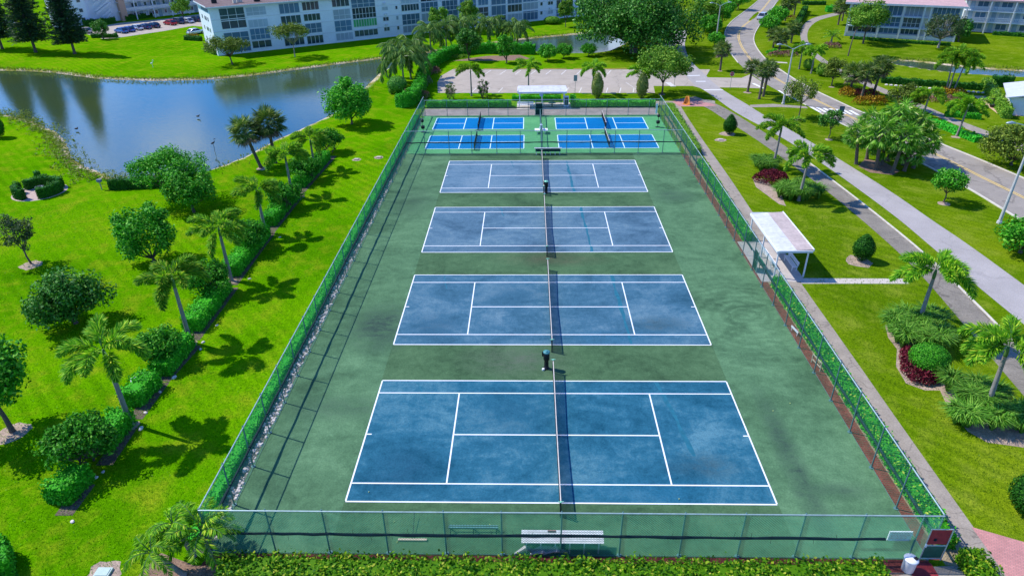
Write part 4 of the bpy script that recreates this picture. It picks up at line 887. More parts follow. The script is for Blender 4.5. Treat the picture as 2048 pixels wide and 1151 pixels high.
# ---- trees by canal, car park, far lawns
tr('tall dark leafy tree in the mulch bed before the canal',938,121,broadleaf(131,6.6,1.0,2.7,'dark',60,110,.34,cr=.27),1.0)
tr('narrow leafy tree in the mulch bed, right of the tall dark one',1013,126,broadleaf(132,6.0,.7,2.0,'broad',55,100,.32,cr=.28),1.0)
BUSH=[broadleaf(141+k,2.6,.5,1.75,'broad',40,90,.26,cr=.32,trunk_r=.07,nlimb=4) for k in range(2)]
for k,(u,v,s,lab) in enumerate(((1096,122,1.25,'round clipped bush tree on the canal bank, left of three'),(1127,117,1.1,'round clipped bush tree on the canal bank, middle of three'),(1177,113,1.0,'round clipped bush tree on the canal bank, right of three by the shade'))): tr(lab,u,v,BUSH[k%2],s,k*2.0,'bush_tree','round bush trees on the canal bank')
tr('huge dark spreading fig tree hiding part of the apartment block',1266,106,broadleaf(133,13.5,2.4,14.0,'dark',260,150,.55,rz=6.2,cr=.17,trunk_r=.6,nlimb=26,low=-.8,stems=3,lump=.42,shell=(.4,1.05)),(1.0,1.0,1.0),0,'fig_tree')
tr('round pale green tree at the corner of the car park',1324,188,broadleaf(134,7.4,1.9,4.9,'light',95,110,.32,cr=.23,trunk_r=.16,low=-.35),1.0,0); bed(P(1324,189),.6,MULCH)
tr('tall pale green tree on the grass strip behind the upper road lamp',1408,62,broadleaf(135,8.5,1.5,4.4,'light',70,100,.42,cr=.25),1.0)
tr('dark green tree on the grass strip nearer the upper road',1442,56,broadleaf(136,7.0,1.2,3.2,'broad',55,90,.4,cr=.28),1.0,2.0)
tr('small dark tree beside the upper street, top of the strip',1475,20,broadleaf(137,5.5,1.0,3.4,'broad',45,90,.42,cr=.3),1.0,1.0)
tr('bushy mid green shrub below the pale strip tree',1420,70,BUSH[0],1.7,0,'bush_tree')
tr('small dark shrub at the foot of the upper road lamp',1428,92,BUSH[1],1.1,1,'bush_tree')
UMB=broadleaf(138,6.6,2.7,4.6,'olive',60,80,.32,rz=1.3,cr=.2,trunk_r=.14,nlimb=16,low=-.1,bark=BARKL)
tr('umbrella shaped tree with yellowish crown before the apartment block',590,114,UMB,1.0,0,'umbrella_tree')
tr('leaning umbrella tree near the bright end wall of the apartment block',465,129,broadleaf(139,5.2,1.6,4.8,'olive',60,80,.32,rz=1.5,cr=.22,trunk_r=.18,nlimb=14,low=-.2,lean=-.6),1.0,0,'umbrella_tree')
LT=broadleaf(140,7.4,1.8,2.6,'light',55,80,.36,cr=.27,trunk_r=.12)
tr('thin pale tree before the blue windows, left of two',880,75,LT,1.0,0,'pale_tree','pale trees in front of the apartment block')
tr('thin pale tree before the blue windows, right of two',938,66,LT,1.1,2,'pale_tree','pale trees in front of the apartment block')
tr('pale tree on the canal lawn next to the huge fig',1131,54,LT,.95,1,'pale_tree','pale trees in front of the apartment block')
tr('small round tree at the edge of the far car park',207,78,broadleaf(142,4.6,1.0,2.1,'dark',40,80,.3),1.0,0)
tr('orange tinged tree behind the bright end wall',368,42,broadleaf(143,6.8,1.8,2.6,'light',45,80,.4),1.0,0)
tr('red tinged loose tree beside the road lamp',1597,236,broadleaf(144,6.2,2.2,2.5,'olive',48,60,.26,cr=.27,trunk_r=.1),1.0,0,soil=.7)
tr('small open dark tree before the zebra crossing',1657,276,broadleaf(145,4.0,1.3,1.8,'dark',40,50,.24,cr=.28,trunk_r=.07,flat=.6),1.0,0,soil=.5)
tr('small round topped tree between path and road, on a soil ring',1887,404,broadleaf(146,3.7,1.1,2.0,'broad',50,80,.24,cr=.28,trunk_r=.08,rz=1.2),1.0,0,soil=.6)
tr('dark leafy tree cut by the picture edge next to the leaning road lamp',2040,505,broadleaf(147,3.4,.5,2.4,'broad',55,110,.26),1.0,0)
tr('olive round tree on the road verge behind the flower bed',1663,171,broadleaf(148,4.6,1.2,2.6,'olive',50,80,.28,cr=.27,trunk_r=.12),1.0,0,soil=.5)
tr('olive bushy tree left of the footpath bend near the fan palms',1808,222,broadleaf(149,3.9,.7,2.7,'olive',55,90,.27,cr=.28),1.0,0)
tr('large olive tree cut by the edge near the white house',2022,330,broadleaf(150,5.0,.7,4.1,'olive',80,110,.3,cr=.24),1.0,0)
LEAN=broadleaf(151,7.8,2.4,4.4,'light',70,90,.4,rz=2.6,cr=.24,trunk_r=.2,low=-.5)
tr('wide tree before the long pink roofed building, low forked trunk',1726,87,LEAN,1.1,0)
tr('tree with a slender leaning trunk before the pink roofed building',1696,112,broadleaf(152,9.0,5.4,2.2,'light',40,80,.36,cr=.3,trunk_r=.13,lean=1.4),1.0,0)
tr('half bare grey tree with pale limbs before the pink roofed building',1876,96,broadleaf(153,7.4,2.0,4.4,'sparse',48,55,.36,cr=.24,trunk_r=.24,bark=BARKL,nlimb=18),1.0,0)
tr('dark small tree between the bare tree and the balconies',1916,84,broadleaf(154,5.2,.8,2.3,'dark',45,90,.34),1.0,0)
ARE=palm_crown(71,'palm',nf=18,L=1.7,ll=.45,lw=.06,droop=1.2,plume=False,nleaf=60,hang=.2,elo=.2,ehi=1.4,spear=False)
r=thing('areca_palm','bushy areca palm over pinkish shrubs on the far lawn','palm tree',P(1662,86)); link('crown',ARE,r,(0,0,1.3)).scale=(1.5,)*3; o=link('trunk',TR_T,r); o.scale=(1.5,1.5,1.5)
# ---- dark pines at the lake
def pine(seed,H,R0):
    rng=np.random.default_rng(seed); mb=MB(); tb=MB(); tb.tube([(0,0,-.1),(0,0,.4),(.05,0,H*.5),(0,0,H)],[.42,.3,.18,.03],8)
    z=2.6
    while z<H-.3:
        f=(z-2.6)/(H-2.6); R1=R0*(1-f)**.75*rng.uniform(.8,1.1)+.35; n=int(11-4*f)
        for k in range(n):
            a=k*6.283/n+rng.uniform(-.3,.3); L=R1*rng.uniform(.75,1.1); d=np.array([math.cos(a),math.sin(a),.12]); e=np.array([0,0,z])+d*L+np.array([0,0,-.25*L*.3])
            tb.tube([(0,0,z),e],[.05,.015],4,0,False)
            m_=int(26+34*L/R0); t_=rng.uniform(.15,1.05,m_)[:,None]; c=np.array([0,0,z])*(1-t_)+e*t_+rng.normal(size=(m_,3))*np.array([.22,.22,.14]); dd=unit(d+rng.normal(size=(m_,3))*.5+np.array([0,0,.1])); quads(mb,c,dd,rng.normal(size=(m_,3))+np.array([0,0,.8]),rng.uniform(.6,1.0,m_),.16)
        z+=rng.uniform(.42,.62)
    return tb.mesh('trunk',BARK,True),mb.mesh('crown',LF['pine'])
PN=[pine(1,19.5,3.6),pine(2,18.0,4.2)]
for k,(u,v,s,lab) in enumerate(((150,108,1.0,'tall dark pine by the lake, rightmost of the pine row'),(72,105,1.05,'tall dark pine by the lake with a broader skirt, second from the row end'),(5,98,1.05,'tall dark pine cut by the picture edge, behind the lake'),(-48,94,1.0,'tall dark pine at the far outer end of the lakeside row'))):
    if u<-20: continue
    tr(lab,u,v,PN[k%2],s,k*2.2,'pine_tree','tall dark pines on the lake bank')
# ---- hedges and clipped shrubs
def hedge_mesh(path,w,h,leaf,ls=.15,dens=130,seed=0,rough=.06,z0=0.0,taper=.92):
    rng=np.random.default_rng(seed); p=resample(path,.5); t=np.gradient(p,axis=0); t/=np.linalg.norm(t,axis=1)[:,None]; nn=np.stack([-t[:,1],t[:,0]],1); k=len(p)
    mb=MB(); prof=[(-.5,0),(-.5*taper,.8),(-.36,.94),(.36,.94),(.5*taper,.8),(.5,0)]; wob=1+rng.normal(size=(k,len(prof)))*.03
    V=[]
    for j,(a,z) in enumerate(prof): V.append(np.c_[p+nn*(a*w*.94*wob[:,j])[:,None],np.full(k,z0+z*h)])
    V=np.stack(V,1); m_=len(prof); i=np.arange(k-1)[:,None]*m_; j=np.arange(m_-1)[None]
    mb.add(V.reshape(-1,3),np.stack([i+j,i+j+m_,i+j+m_+1,i+j+1],-1).reshape(-1,4)); mb.add(V[0],[list(range(m_))]); mb.add(V[-1],[list(range(m_))[::-1]])
    L=np.linalg.norm(np.diff(p,axis=0),axis=1).sum(); per=w+2*h; n=int(L*per*dens)
    def place(s,q):
        # q in 0..per round the section
        x=np.where(q<h,-.5*w,np.where(q<h+w,q-h-.5*w,.5*w)); z=np.where(q<h,q,np.where(q<h+w,h,per-q))
        o=np.where((q<h)[:,None],np.array([-1.0,.0]),np.where((q<h+w)[:,None],np.array([0,1.0]),np.array([1.0,0])))
        return x,z,o
    s=rng.uniform(0,k-1.001,n); q=rng.uniform(0,per,n); x,z,o=place(s,q)
    ci=np.stack([np.interp(s,np.arange(k),p[:,d]) for d in (0,1)],1); ni=np.stack([np.interp(s,np.arange(k),nn[:,d]) for d in (0,1)],1)
    lump=1+.10*np.sin(s*1.1+seed)+.06*np.sin(s*2.7)+rng.normal(size=n)*rough
    z2=z0+np.maximum(.03,z*lump); c=np.c_[ci+ni*(x*(1+rng.normal(size=n)*rough+.04*np.sin(s*1.7)))[:,None],z2]
    nr=np.c_[ni*o[:,0:1],o[:,1]]; nr=unit(nr+rng.normal(size=nr.shape)*.55+np.array([0,0,.25])); d=unit(np.cross(nr,rng.normal(size=nr.shape))); l=ls*rng.uniform(.7,1.4,n); quads(mb,c,d,nr,l,l*.6)
    for e,sg in ((0,-1),(k-1,1)):
        m2=int(w*h*dens*1.2); a=rng.uniform(-.5,.5,m2); zz_=rng.uniform(0.03,1,m2)*h
        c=np.c_[p[e]+nn[e]*(a*w)[:,None]+t[e]*sg*rng.uniform(-.02,.1,(m2,1)),z0+zz_]; nr=unit(np.r_[t[e]*sg,.2]+rng.normal(size=(m2,3))*.5); d=unit(np.cross(nr,rng.normal(size=nr.shape))); quads(mb,c,d,nr,ls*rng.uniform(.7,1.4,m2),ls*.6)
    return mb.mesh('hedge',LF[leaf])
def hedge(label,path,w,h,leaf='hedge',ls=.15,dens=130,seed=0,group=None,**kw):
    o=link('hedge',hedge_mesh(path,w,h,leaf,ls,dens,seed,**kw)); return setp(o,label,'hedge',group)
hedge('low bright hedge with yellow tips running along the outside of the front fence',[(-16.8,-10.35),(-8,-10.45),(0,-10.5),(8,-10.5),(15.4,-10.4)],1.35,.85,'front',.17,150,1,rough=.16)
hedge('long bright green hedge outside the lake side fence',[(-19.1,-8.6),(-19.1,20),(-19.0,45),(-18.95,71.5)],.72,.6,'ivy',.14,130,2,rough=.12)
g_='hedge runs outside the roadside fence'
hedge('long leafy hedge with yellow tips from the front corner to the roadside shelter',[(19.5,-8.3),(19.5,5),(19.5,19.0)],.8,.85,'side',.17,150,3,g_,rough=.14)
hedge('narrow green hedge from the roadside shelter to the mid fence',[(19.5,27.8),(19.6,40),(19.75,49.5)],.85,.9,'side',.16,130,4,g_,rough=.12)
hedge('low green hedge beside the pickleball courts on the road side',[(20.15,53.5),(20.4,63),(20.7,76.5)],1.1,.95,'light',.16,110,5,g_,rough=.1)
hedge('short leafy hedge end with a yellow tip outside the corner gate',[(20.05,-9.0),(20.2,-12.0)],1.05,.9,'front',.17,150,6,rough=.14)
hedge('clipped hedge behind the far fence, between lawn and far shelter',[(-18.2,78.6),(-4.6,78.3)],1.5,.95,'hedge',.2,80,7,None)
hedge('clipped hedge behind the far fence, from the shelter to the corner',[(6.0,78.2),(18.6,77.9)],1.4,.95,'hedge',.2,80,8,None)
hedge('low hedge edging the car park side of the far shelter',[(-4.4,82.5),(3.6,82.3)],.9,.75,'hedge',.2,70,9)
hedge('short upright hedge block at the right side of the far shelter',[(5.6,78.3),(5.6,81.8)],.8,1.15,'hedge',.2,80,10)
rk='clipped hedge runs in the palm row'
for k,(a,b,lab) in enumerate((((118,1008),(168,955),'rounded hedge block with a steep face nearest the bottom of the palm row'),((205,900),(250,843),'hedge block just below the first tall palm'),((262,812),(307,768),'short hedge with a brown soil edge and a white frame beside it'),((322,752),(373,690),'hedge run below the second tall palm'),((385,662),(448,580),'hedge run between the second and third palm'),((462,552),(528,470),'hedge run between the third and fourth palm'),((538,452),(588,392),'hedge run between the fourth and fifth palm'),((598,375),(650,318),'hedge run at the far end of the palm row'))):
    hedge(lab,[P(*a),P(*b)],1.5,1.15,'hedge',.16,130,20+k,rk,rough=.09)
for a_,b_ in (((118,1030),(165,968)),((200,930),(255,850)),((262,838),(318,764)),((318,762),(384,690)),((380,680),(460,575)),((458,570),(536,466)),((532,468),(598,388)),((592,390),(662,312))):
    q_=[P(*a_),P(*b_)]; sheet('hedge_soil',offset_line(q_,.25)+offset_line(q_,-.75)[::-1],.0055,bpy.data.materials['hedge_bed_soil'] if 'hedge_bed_soil' in bpy.data.materials else pm('hedge_bed_soil',(.16,.13,.09),.4,2,.95,grain=.6,gscale=8))
rng=np.random.default_rng(8); n_=0
for (u,v) in ((150,1040),(210,948),(196,962),(284,858),(300,832),(322,790),(352,755),(398,706),(410,690),(440,652),(505,566),(560,480),(610,400)):
    for k in range(1):
        x,y=P(u+rng.uniform(-9,3),v+rng.uniform(-9,3)); mb=MB(); s=rng.uniform(.1,.18); mb.lathe([(s,0),(s*1.05,s*.3),(s*.7,s*.65),(s*.1,s*.75)],7); me=mb.mesh('rock',bpy.data.materials['white_limestone']); o=link('rock',me); o.location=(x,y,0); o.rotation_euler=(rng.uniform(-.2,.2),rng.uniform(-.2,.2),rng.uniform(0,6)); o.scale=(1.2,.8,1); setp(o,'pale limestone rock lying at the foot of the palm row hedge','rock','pale rocks along the palm row hedge')
hedge('tall dark curved hedge bulging round the lakeside palms',smooth_line(PL([(800,212),(812,216),(835,200),(842,180),(848,158),(860,138),(882,122),(915,110),(955,106),(1000,107),(1070,108)]),1.0),1.7,2.1,'hedge',.26,60,30)
hedge('low clipped hedge by the lake with bare stems showing below',PL([(222,378),(300,374),(330,372)]),.9,1.2,'dhedge',.18,100,31)
hedge('flat topped hedge block at the lakeside end of the palm row',PL([(628,284),(665,280)]),.9,1.2,'olive',.18,110,32)
ring=P(80,384); 
def arc(cx,cy,r,a0,a1,n=9): return [(cx+r*math.cos(R_(a0+(a1-a0)*i/(n-1))),cy+r*math.sin(R_(a0+(a1-a0)*i/(n-1)))) for i in range(n)]
mb=MB(); mb.poly(arc(*ring,2.9,0,340,20),.007); setp(mb.obj('patio',pm('pale_pavers',(.56,.42,.36),.15,2,.85,grain=.3,gscale=6)),kind='structure')
gp='curved hedges round the small patio'
hedge('curved hedge piece closing the rear of the small round patio',arc(*ring,2.3,40,160),.7,1.15,'dhedge',.16,110,33,gp)
hedge('curved hedge piece at the front left of the small round patio',arc(*ring,2.3,180,262),.7,1.25,'dhedge',.16,110,34,gp)
hedge('curved hedge piece at the right of the small round patio',arc(*ring,2.3,-60,12),.7,1.25,'dhedge',.16,110,35,gp)
ta=thing('patio_table','dark round table with a pale rim inside the hedged patio','table',(ring[0]+.3,ring[1]-.2,0)); mb=MB(); mb.lathe([(.5,.7),(.52,.73),(.5,.76)],14); mb.obj('table_top',BLACK,ta); mb=MB(); mb.lathe([(.3,0),(.06,.05),(.05,.7)],8); mb.obj('pedestal',BLACK,ta)
plain_bench('pale bench inside the hedged patio, next to the round table',ring[0]+1.0,ring[1]-.9,R_(-40),1.3,WHT)
hedge('small square clipped shrub behind the hedged patio',PL([(74,362),(84,360)]),.8,1.2,'dhedge',.16,110,36)
hedge('cut off clipped hedge at the lower left corner of the lawn',PL([(-20,1150),(30,1128)]),2.0,1.3,'hedge',.17,120,37)
def ball(label,u,v,rx,rz,leaf,ls=.13,n=2600,cat='shrub',name='clipped_shrub',seed=0,tear=0.0,group=None,z0=.1):
    rng=np.random.default_rng(seed); x,y=P(u,v); d=unit(rng.normal(size=(n,3))); cz=z0+rz
    f=1-tear*np.clip(d[:,2:3],0,1)**1.2
    c=d*np.array([rx,rx,rz])*rng.uniform(.93,1.05,(n,1))*np.c_[f,f,np.ones((n,1))]+np.array([0,0,cz]); nr=unit(d+rng.normal(size=d.shape)*.45)
    mb=MB(); quads(mb,c,unit(np.cross(nr,rng.normal(size=nr.shape))),nr,ls*rng.uniform(.7,1.3,n),ls*.6)
    a=np.linspace(-1,1,9); mb.lathe([(rx*.9*math.sqrt(max(.0,1-q*q))*(1-tear*max(0,q)**1.2)+.01,cz+q*rz*.92) for q in a],14)
    r=thing(name,label,cat,(x,y,0),0,group); link('foliage',mb.mesh('foliage',LF[leaf]),r); tb=MB(); tb.tube([(0,0,0),(0,0,z0+.4)],.08,6); tb.obj('stem',BARK,r); return r
ball('teardrop clipped dark shrub on the lawn between walk and worn path, far one',1458,268,.95,1.35,'dhedge',seed=1,tear=.55,group='teardrop shrubs on the roadside lawn'); bed(P(1455,268),1.1)
ball('teardrop clipped dark shrub on the lawn beside the roadside shelter',1722,520,.95,1.25,'dhedge',seed=2,tear=.5,group='teardrop shrubs on the roadside lawn'); bed(P(1718,522),1.2)
ball('bright round clipped bush ringed by dark red plants',1850,742,1.28,1.0,'shrub',.12,4200,seed=3)
ball('dark clipped bush cut by the right edge near the brick paving',2052,1025,1.1,1.2,'dhedge',seed=4)
ball('dark clipped shrub at the left edge of the lake lawn',0,275,1.0,1.6,'dhedge',.16,1500,seed=5)
ball('narrow speckled cone shrub by the slim palm at the sign',1194,197,1.0,2.1,'rose',.2,1500,seed=6,tear=.3,group='speckled cone shrubs behind the far hedge')
ball('narrow speckled cone shrub under the round pale green tree',1283,197,1.0,2.1,'rose',.2,1500,seed=7,tear=.3,group='speckled cone shrubs behind the far hedge')
ball('round dark shrub left of the curved hedge, under the queen palms',796,186,1.7,1.4,'dark',.24,1500,seed=8)
ball('small yellow green shrub on a stone edge near the curved hedge',783,188,.5,.5,'light',.16,500,seed=9)
ball('clipped low ring shrub on the canal lawn before the white block',1104,48,2.2,.9,'light',.3,900,seed=10)
ball('bright round shrub by the footpath near the dark palms',1615,140,1.0,1.0,'light',.2,800,seed=11)
ball('yellow green round shrub on the verge right of the dark palms',1642,152,1.1,1.1,'light',.2,800,seed=12)
# twiggy shrubs
TW=broadleaf(160,3.0,.2,1.0,'rose',26,22,.2,cr=.25,trunk_r=.03,nlimb=14,stems=3)
tr('half bare twiggy shrub behind the far fence, left of two',900,199,TW,1.05,0,'twiggy_shrub','half bare shrubs behind the far hedge')
tr('half bare twiggy shrub with a tall shoot behind the far fence',968,198,TW,1.2,2,'twiggy_shrub','half bare shrubs behind the far hedge')
# mound plantings
def mound(label,pts,h,leaf,ls,n,name,cat,seed=0,up=.6,asp=.3,group=None):
    rng=np.random.default_rng(seed); q=np.array(pts); lo,hi=q.min(0),q.max(0); c=[]
    while len(c)<n:
        s=rng.uniform(lo,hi,(n*2,2)); s=s[seg_dist(s,pts)>.02]; c+=list(s)
    c=np.array(c[:n]); e=np.clip(seg_dist(c,pts)/.6,0,1)**.5; z=h*e*rng.uniform(.25,1,n)**.5*(1+.25*np.sin(c[:,0]*3.1)*np.cos(c[:,1]*2.7))
    d=unit(rng.normal(size=(n,3))*.6+np.array([0,0,up])); mb=MB(); quads(mb,np.c_[c,z+.05],d,unit(rng.normal(size=(n,3))+np.array([0,0,.6])),ls*rng.uniform(.6,1.3,n),ls*asp); return setp(link(name,mb.mesh(name,LF[leaf])),label,cat,group)
def blobp(u,v,rx,ry,n=14,seed=1,rot=0):
    x,y=P(u,v); rr=random.Random(seed); ca,sa=math.cos(rot),math.sin(rot); out=[]
    for i in range(n):
        k=rr.uniform(.85,1.12); a,b=rx*k*math.cos(6.283*i/n),ry*k*math.sin(6.283*i/n); out.append((x+a*ca-b*sa,y+a*sa+b*ca))
    return out
mound('dark red plants in a crescent round the clipped bush',PL([(1796,708),(1806,698),(1822,696),(1826,722),(1845,742),(1878,746),(1896,740),(1890,766),(1858,774),(1824,768),(1800,745)]),.95,'red',.3,2600,'red_shrub','shrub',1)
mound('dark red shrub bed in front of the palm and grass clump',blobp(1541,362,2.2,1.7,seed=3),1.1,'red',.32,2200,'red_shrub','shrub',2)
sheet('mulch_bed',PL([(1770,650),(1776,674),(1794,698),(1792,732),(1812,766),(1850,780),(1880,780),(1890,802),(1912,832),(1935,862),(1975,884),(2060,896),(2060,840),(1990,800),(1930,780),(1895,740),(1870,690),(1840,660)]),.006,SOILP)
sheet('mulch_bed',PL([(1505,356),(1512,374),(1535,391),(1558,408),(1572,412),(1560,385),(1530,358)]),.006,SOILP)
def grass_clump(label,u,v,rx,ry,h,n,seed,rot=0,group='ornamental grass clumps'):
    rng=np.random.default_rng(seed); x,y=P(u,v); mb=MB(); ca,sa=math.cos(rot),math.sin(rot); nt_=max(5,int(rx*ry*3.2))
    tx=rng.normal(size=(nt_,2)); tx=unit(tx)*rng.uniform(0,.85,(nt_,1))**.5
    for a,b in tx:
        m_=int(1.5*n/nt_); az=rng.uniform(0,6.283,m_); L=1.25*h*rng.uniform(.7,1.25,m_); o=np.stack([np.cos(az),np.sin(az),np.zeros(m_)],1); c0=np.array([a*rx*ca-b*ry*sa,a*rx*sa+b*ry*ca,0])+o*.08
        f=rng.uniform(.25,.7,(m_,1)); p1=c0+o*f*L[:,None]*.45+np.array([0,0,1])*(L*.75)[:,None]; p2=p1+o*L[:,None]*.45*f*1.4+np.array([0,0,1])*(L*.12)[:,None]*rng.uniform(-1.5,1,(m_,1)); s=np.stack([-np.sin(az),np.cos(az),az*0],1)*.034
        V=np.stack([c0-s,c0+s,p1+s,p1-s,p2+s*.2,p2-s*.2],1).reshape(-1,3); i=np.arange(m_)[:,None]*6; mb.add(V,np.concatenate([i+np.array([[0,1,2,3]]),i+np.array([[3,2,4,5]])]))
    o=link('grass_clump',mb.mesh('grass_clump',LF['grass'])); o.location=(x,y,0); return setp(o,label,'grass clump',group)
grass_clump('broad clump of long grass round the foot of the palm below the shelter walk',1832,674,2.9,2.1,1.3,4600,1,.2)
grass_clump('long grass clump in front of the leaning palm trunk, left part',1925,800,1.9,1.6,1.2,3000,2)
grass_clump('long grass clump in front of the leaning palm trunk, right part by the edge',1985,842,2.8,1.7,1.2,4000,3)
grass_clump('round grass clump under the palm between red shrub and worn path',1598,394,2.5,1.9,1.2,3400,4)
grass_clump('grass clump behind the dark red shrub bed',1528,338,1.9,1.5,1.2,2400,5)
# flower beds beyond the road
mound('orange and yellow croton bushes at the left rim of the round flower bed',blobp(1694,190,1.5,1.7,seed=5),1.1,'croton',.35,600,'croton_bush','shrub',5,asp=.45)
mound('orange and yellow croton bushes at the right front of the round flower bed',blobp(1738,208,2.8,1.2,seed=6),1.2,'croton',.35,900,'croton_bush','shrub',6,asp=.45)
mound('dark red plants in the middle of the round flower bed',blobp(1722,190,3.0,1.6,seed=7),.9,'red',.35,1000,'red_shrub','shrub',7)
mound('yellow flowering shrubs under the three close palms',blobp(1893,188,3.4,1.1,seed=8),.9,'croton',.3,900,'flower_bed','shrub',8,asp=.5)
mound('brownish shrubs in front of the yellow flowers',blobp(1885,202,3.2,1.4,seed=9),.8,'pinkbr',.3,800,'bronze_shrub','shrub',9,asp=.45)
mound('pinkish shrubs at the foot of the areca palm',blobp(1662,95,2.4,1.6,seed=10),.9,'pinkbr',.35,600,'bronze_shrub','shrub',10,asp=.45)
mound('pinkish shrubs in the bed at the road bend',blobp(1565,112,3.4,1.5,seed=11),.9,'pinkbr',.35,700,'bronze_shrub','shrub',11,asp=.45)
mound('bright green low shrubs at the front of the bed by the road bend',blobp(1548,107,1.8,1.3,seed=12),.8,'hedge',.28,500,'low_shrub','shrub',12,asp=.5)
mound('dark red plants in the bed along the upper road',blobp(1572,38,3.2,1.5,seed=13),.8,'red',.35,500,'red_shrub','shrub',13)
mound('pinkish plants between the curved hedge and the car park, upper bed',blobp(862,146,2.0,2.2,seed=14),.9,'pinkbr',.35,700,'bronze_shrub','shrub',14,asp=.4)
mound('pale green feathery plants along the inside of the curved hedge',blobp(848,168,1.6,3.2,seed=15),1.3,'palegr',.4,900,'pale_shrub','shrub',15,asp=.25)
mound('brownish feathery plants at the near foot of the curved hedge',blobp(832,196,2.6,2.2,seed=16),1.2,'pinkbr',.4,900,'bronze_shrub','shrub',16,asp=.25)
mound('low yellow green plants in the mulch bed before the canal',blobp(905,116,4.0,1.4,seed=17),.6,'light',.35,700,'low_shrub','shrub',17,asp=.5)
mound('yellow and red plants at the end of the wall of the white block',PL([(372,74),(400,74),(402,80),(374,80)]),1.0,'croton',.35,300,'flower_bed','shrub',18,asp=.45)
sheet('mulch_bed',PL([(905,122),(930,118),(975,112),(1040,110),(1062,118),(1030,121),(960,122)]),.006,MULCH)
hedge('long dark low hedge over a row of pale stones on the far lawn',PL([(1762,165),(1850,172),(1975,181)]),1.0,1.0,'dhedge',.26,50,40)
for lab,pts_,w,h,lf in (('low hedge line below the footpath, with gaps, near the fan palms',[(1850,245),(1890,258),(1955,285)],1.2,.8,'ivy'),('dark hedge block near the white house, front one',[(1895,222),(1955,226)],1.3,1.3,'dhedge'),('light hedge wall running along the terrace of the white house',[(1968,175),(1985,200),(2012,238)],1.2,1.6,'light'),('dark hedge across the back of the white house terrace',[(1982,172),(2022,174)],1.2,1.8,'dhedge'),
    ('low double hedge behind the leaning palm, far lawn',[(1890,232),(1960,238)],1.0,.7,'hedge'),('dark sheared hedge strip by the upper path',[(1585,70),(1600,40),(1610,22)],1.3,1.4,'dhedge'),('clipped round green hedge on the far verge by the upper palms',[(1652,24),(1672,24)],2.2,1.6,'ivy'),('hedge ring at the upper street corner',[(1605,10),(1650,10)],1.6,1.0,'dhedge'),('low hedge strip along the pink roofed building foot',[(1700,78),(1800,86),(1900,92)],.8,.6,'dhedge'),('hedge strip under the balconies of the far wing',[(1985,70),(2060,75)],.9,.8,'dhedge'),('hedge strip at the far car park edge below the small round tree',[(185,76),(235,75)],1.0,.9,'dhedge'),('hedge strip beside the silver car and the white end wall',[(372,80),(402,82)],1.2,1.0,'dhedge'),('yellowish hedge along the foot of the bright end wall',[(412,96),(432,110)],.9,1.0,'light'),('dark shrub strip at the foot of the far walkway block',[(250,42),(330,30),(400,22)],1.8,1.3,'dhedge'),('dark shrub strip under the stair end of the far block',[(168,52),(232,46)],1.8,1.4,'dhedge')):
    hedge(lab,PL(pts_),w,h,lf,.3,35,len(lab))
for lab,u,v,s in (('olive bush on the inner side of the road bend, upper one',1535,66,1.5),('dark bush on the verge of the upper road',1552,48,1.6)): tr(lab,u,v,BUSH[1],s,s,'bush_tree')
# pale edging stones below the long hedge
for k in range(22):
    u=1768+k*9.6; x,y=P(u,168+k*.78); mb=MB(); mb.lathe([(.28,0),(.3,.1),(.15,.2)],6); o=link('edging_stone',mb.mesh('edging_stone',bpy.data.materials['white_limestone'])); o.location=(x,y-.9,0); setp(o,'pale edging stone in the row below the long low hedge','stone','pale edging stones below the long hedge')
# shore plants
rng=np.random.default_rng(77); mb=MB()
sp=[(0,224),(40,236),(80,254),(100,272),(112,292),(122,312),(145,332),(172,350),(210,360),(260,362),(330,361)]
p=resample(PL(sp),.35)
for q in p:
    for k in range(4):
        c=q+rng.normal(size=2)*np.array([.9,1.0]); cloud(mb,rng,[(c[0],c[1],rng.uniform(.1,.35))],rng.uniform(.25,.55),9,.34,asp=.3,up=.6)
setp(mb.obj('shore_plants',LF['marsh']),kind='stuff')
mb=MB()
for sp,dn in (([(-30,136),(60,140),(110,143),(200,155),(300,159),(380,158),(440,155),(512,148),(560,141),(640,131),(700,123),(775,114),(850,104)],1.0),([(1010,81),(1070,74),(1140,68)],.8),([(1776,119),(1840,120),(1960,133),(2048,139)],1.3),([(770,145),(745,168),(705,208)],.3),([(400,350),(440,338),(500,315),(560,283)],.5)):
    p=resample(PL(sp),.4)
    for q in p:
        if rng.random()<dn:
            c=np.c_[q+rng.normal(size=(10,2))*np.array([.8,.75]),rng.uniform(.02,.3,10)]; d=unit(rng.normal(size=(10,3))*.5+np.array([0,0,1])); quads(mb,c,d,rng.normal(size=(10,3)),rng.uniform(.3,.6,10),.13)
setp(mb.obj('shore_grass',LF['marsh']),kind='stuff')
# fallen and clipped turf: short grass tufts over the nearest lawns
def turf(name,poly,dens,h,leaf,seed):
    rng=np.random.default_rng(seed); q=np.array(poly); lo,hi=q.min(0),q.max(0); A=np.prod(hi-lo); c=rng.uniform(lo,hi,(int(A*dens),2)); c=c[seg_dist(c,poly)>0]; n=len(c)
    d=unit(rng.normal(size=(n,3))*.45+np.array([0,0,1.0])); L=h*rng.uniform(.6,1.4,n); mb=MB(); quads(mb,np.c_[c,L*.42],d,unit(rng.normal(size=(n,3))),L,.045); setp(mb.obj(name,LF[leaf]),kind='stuff')
LF['turf']=leaf_mat('turf_blades',[(0,(.08,.26,.002)),(.5,(.14,.38,.003)),(1,(.30,.52,.02))],trans=.45,spec=.2)
turf('lawn_tufts',PL([(-300,1200),(-300,520),(0,420),(270,395),(560,350),(700,330),(810,260),(600,620),(395,1010),(380,1060),(300,1200)]),TURF_D,.11,'turf',5)
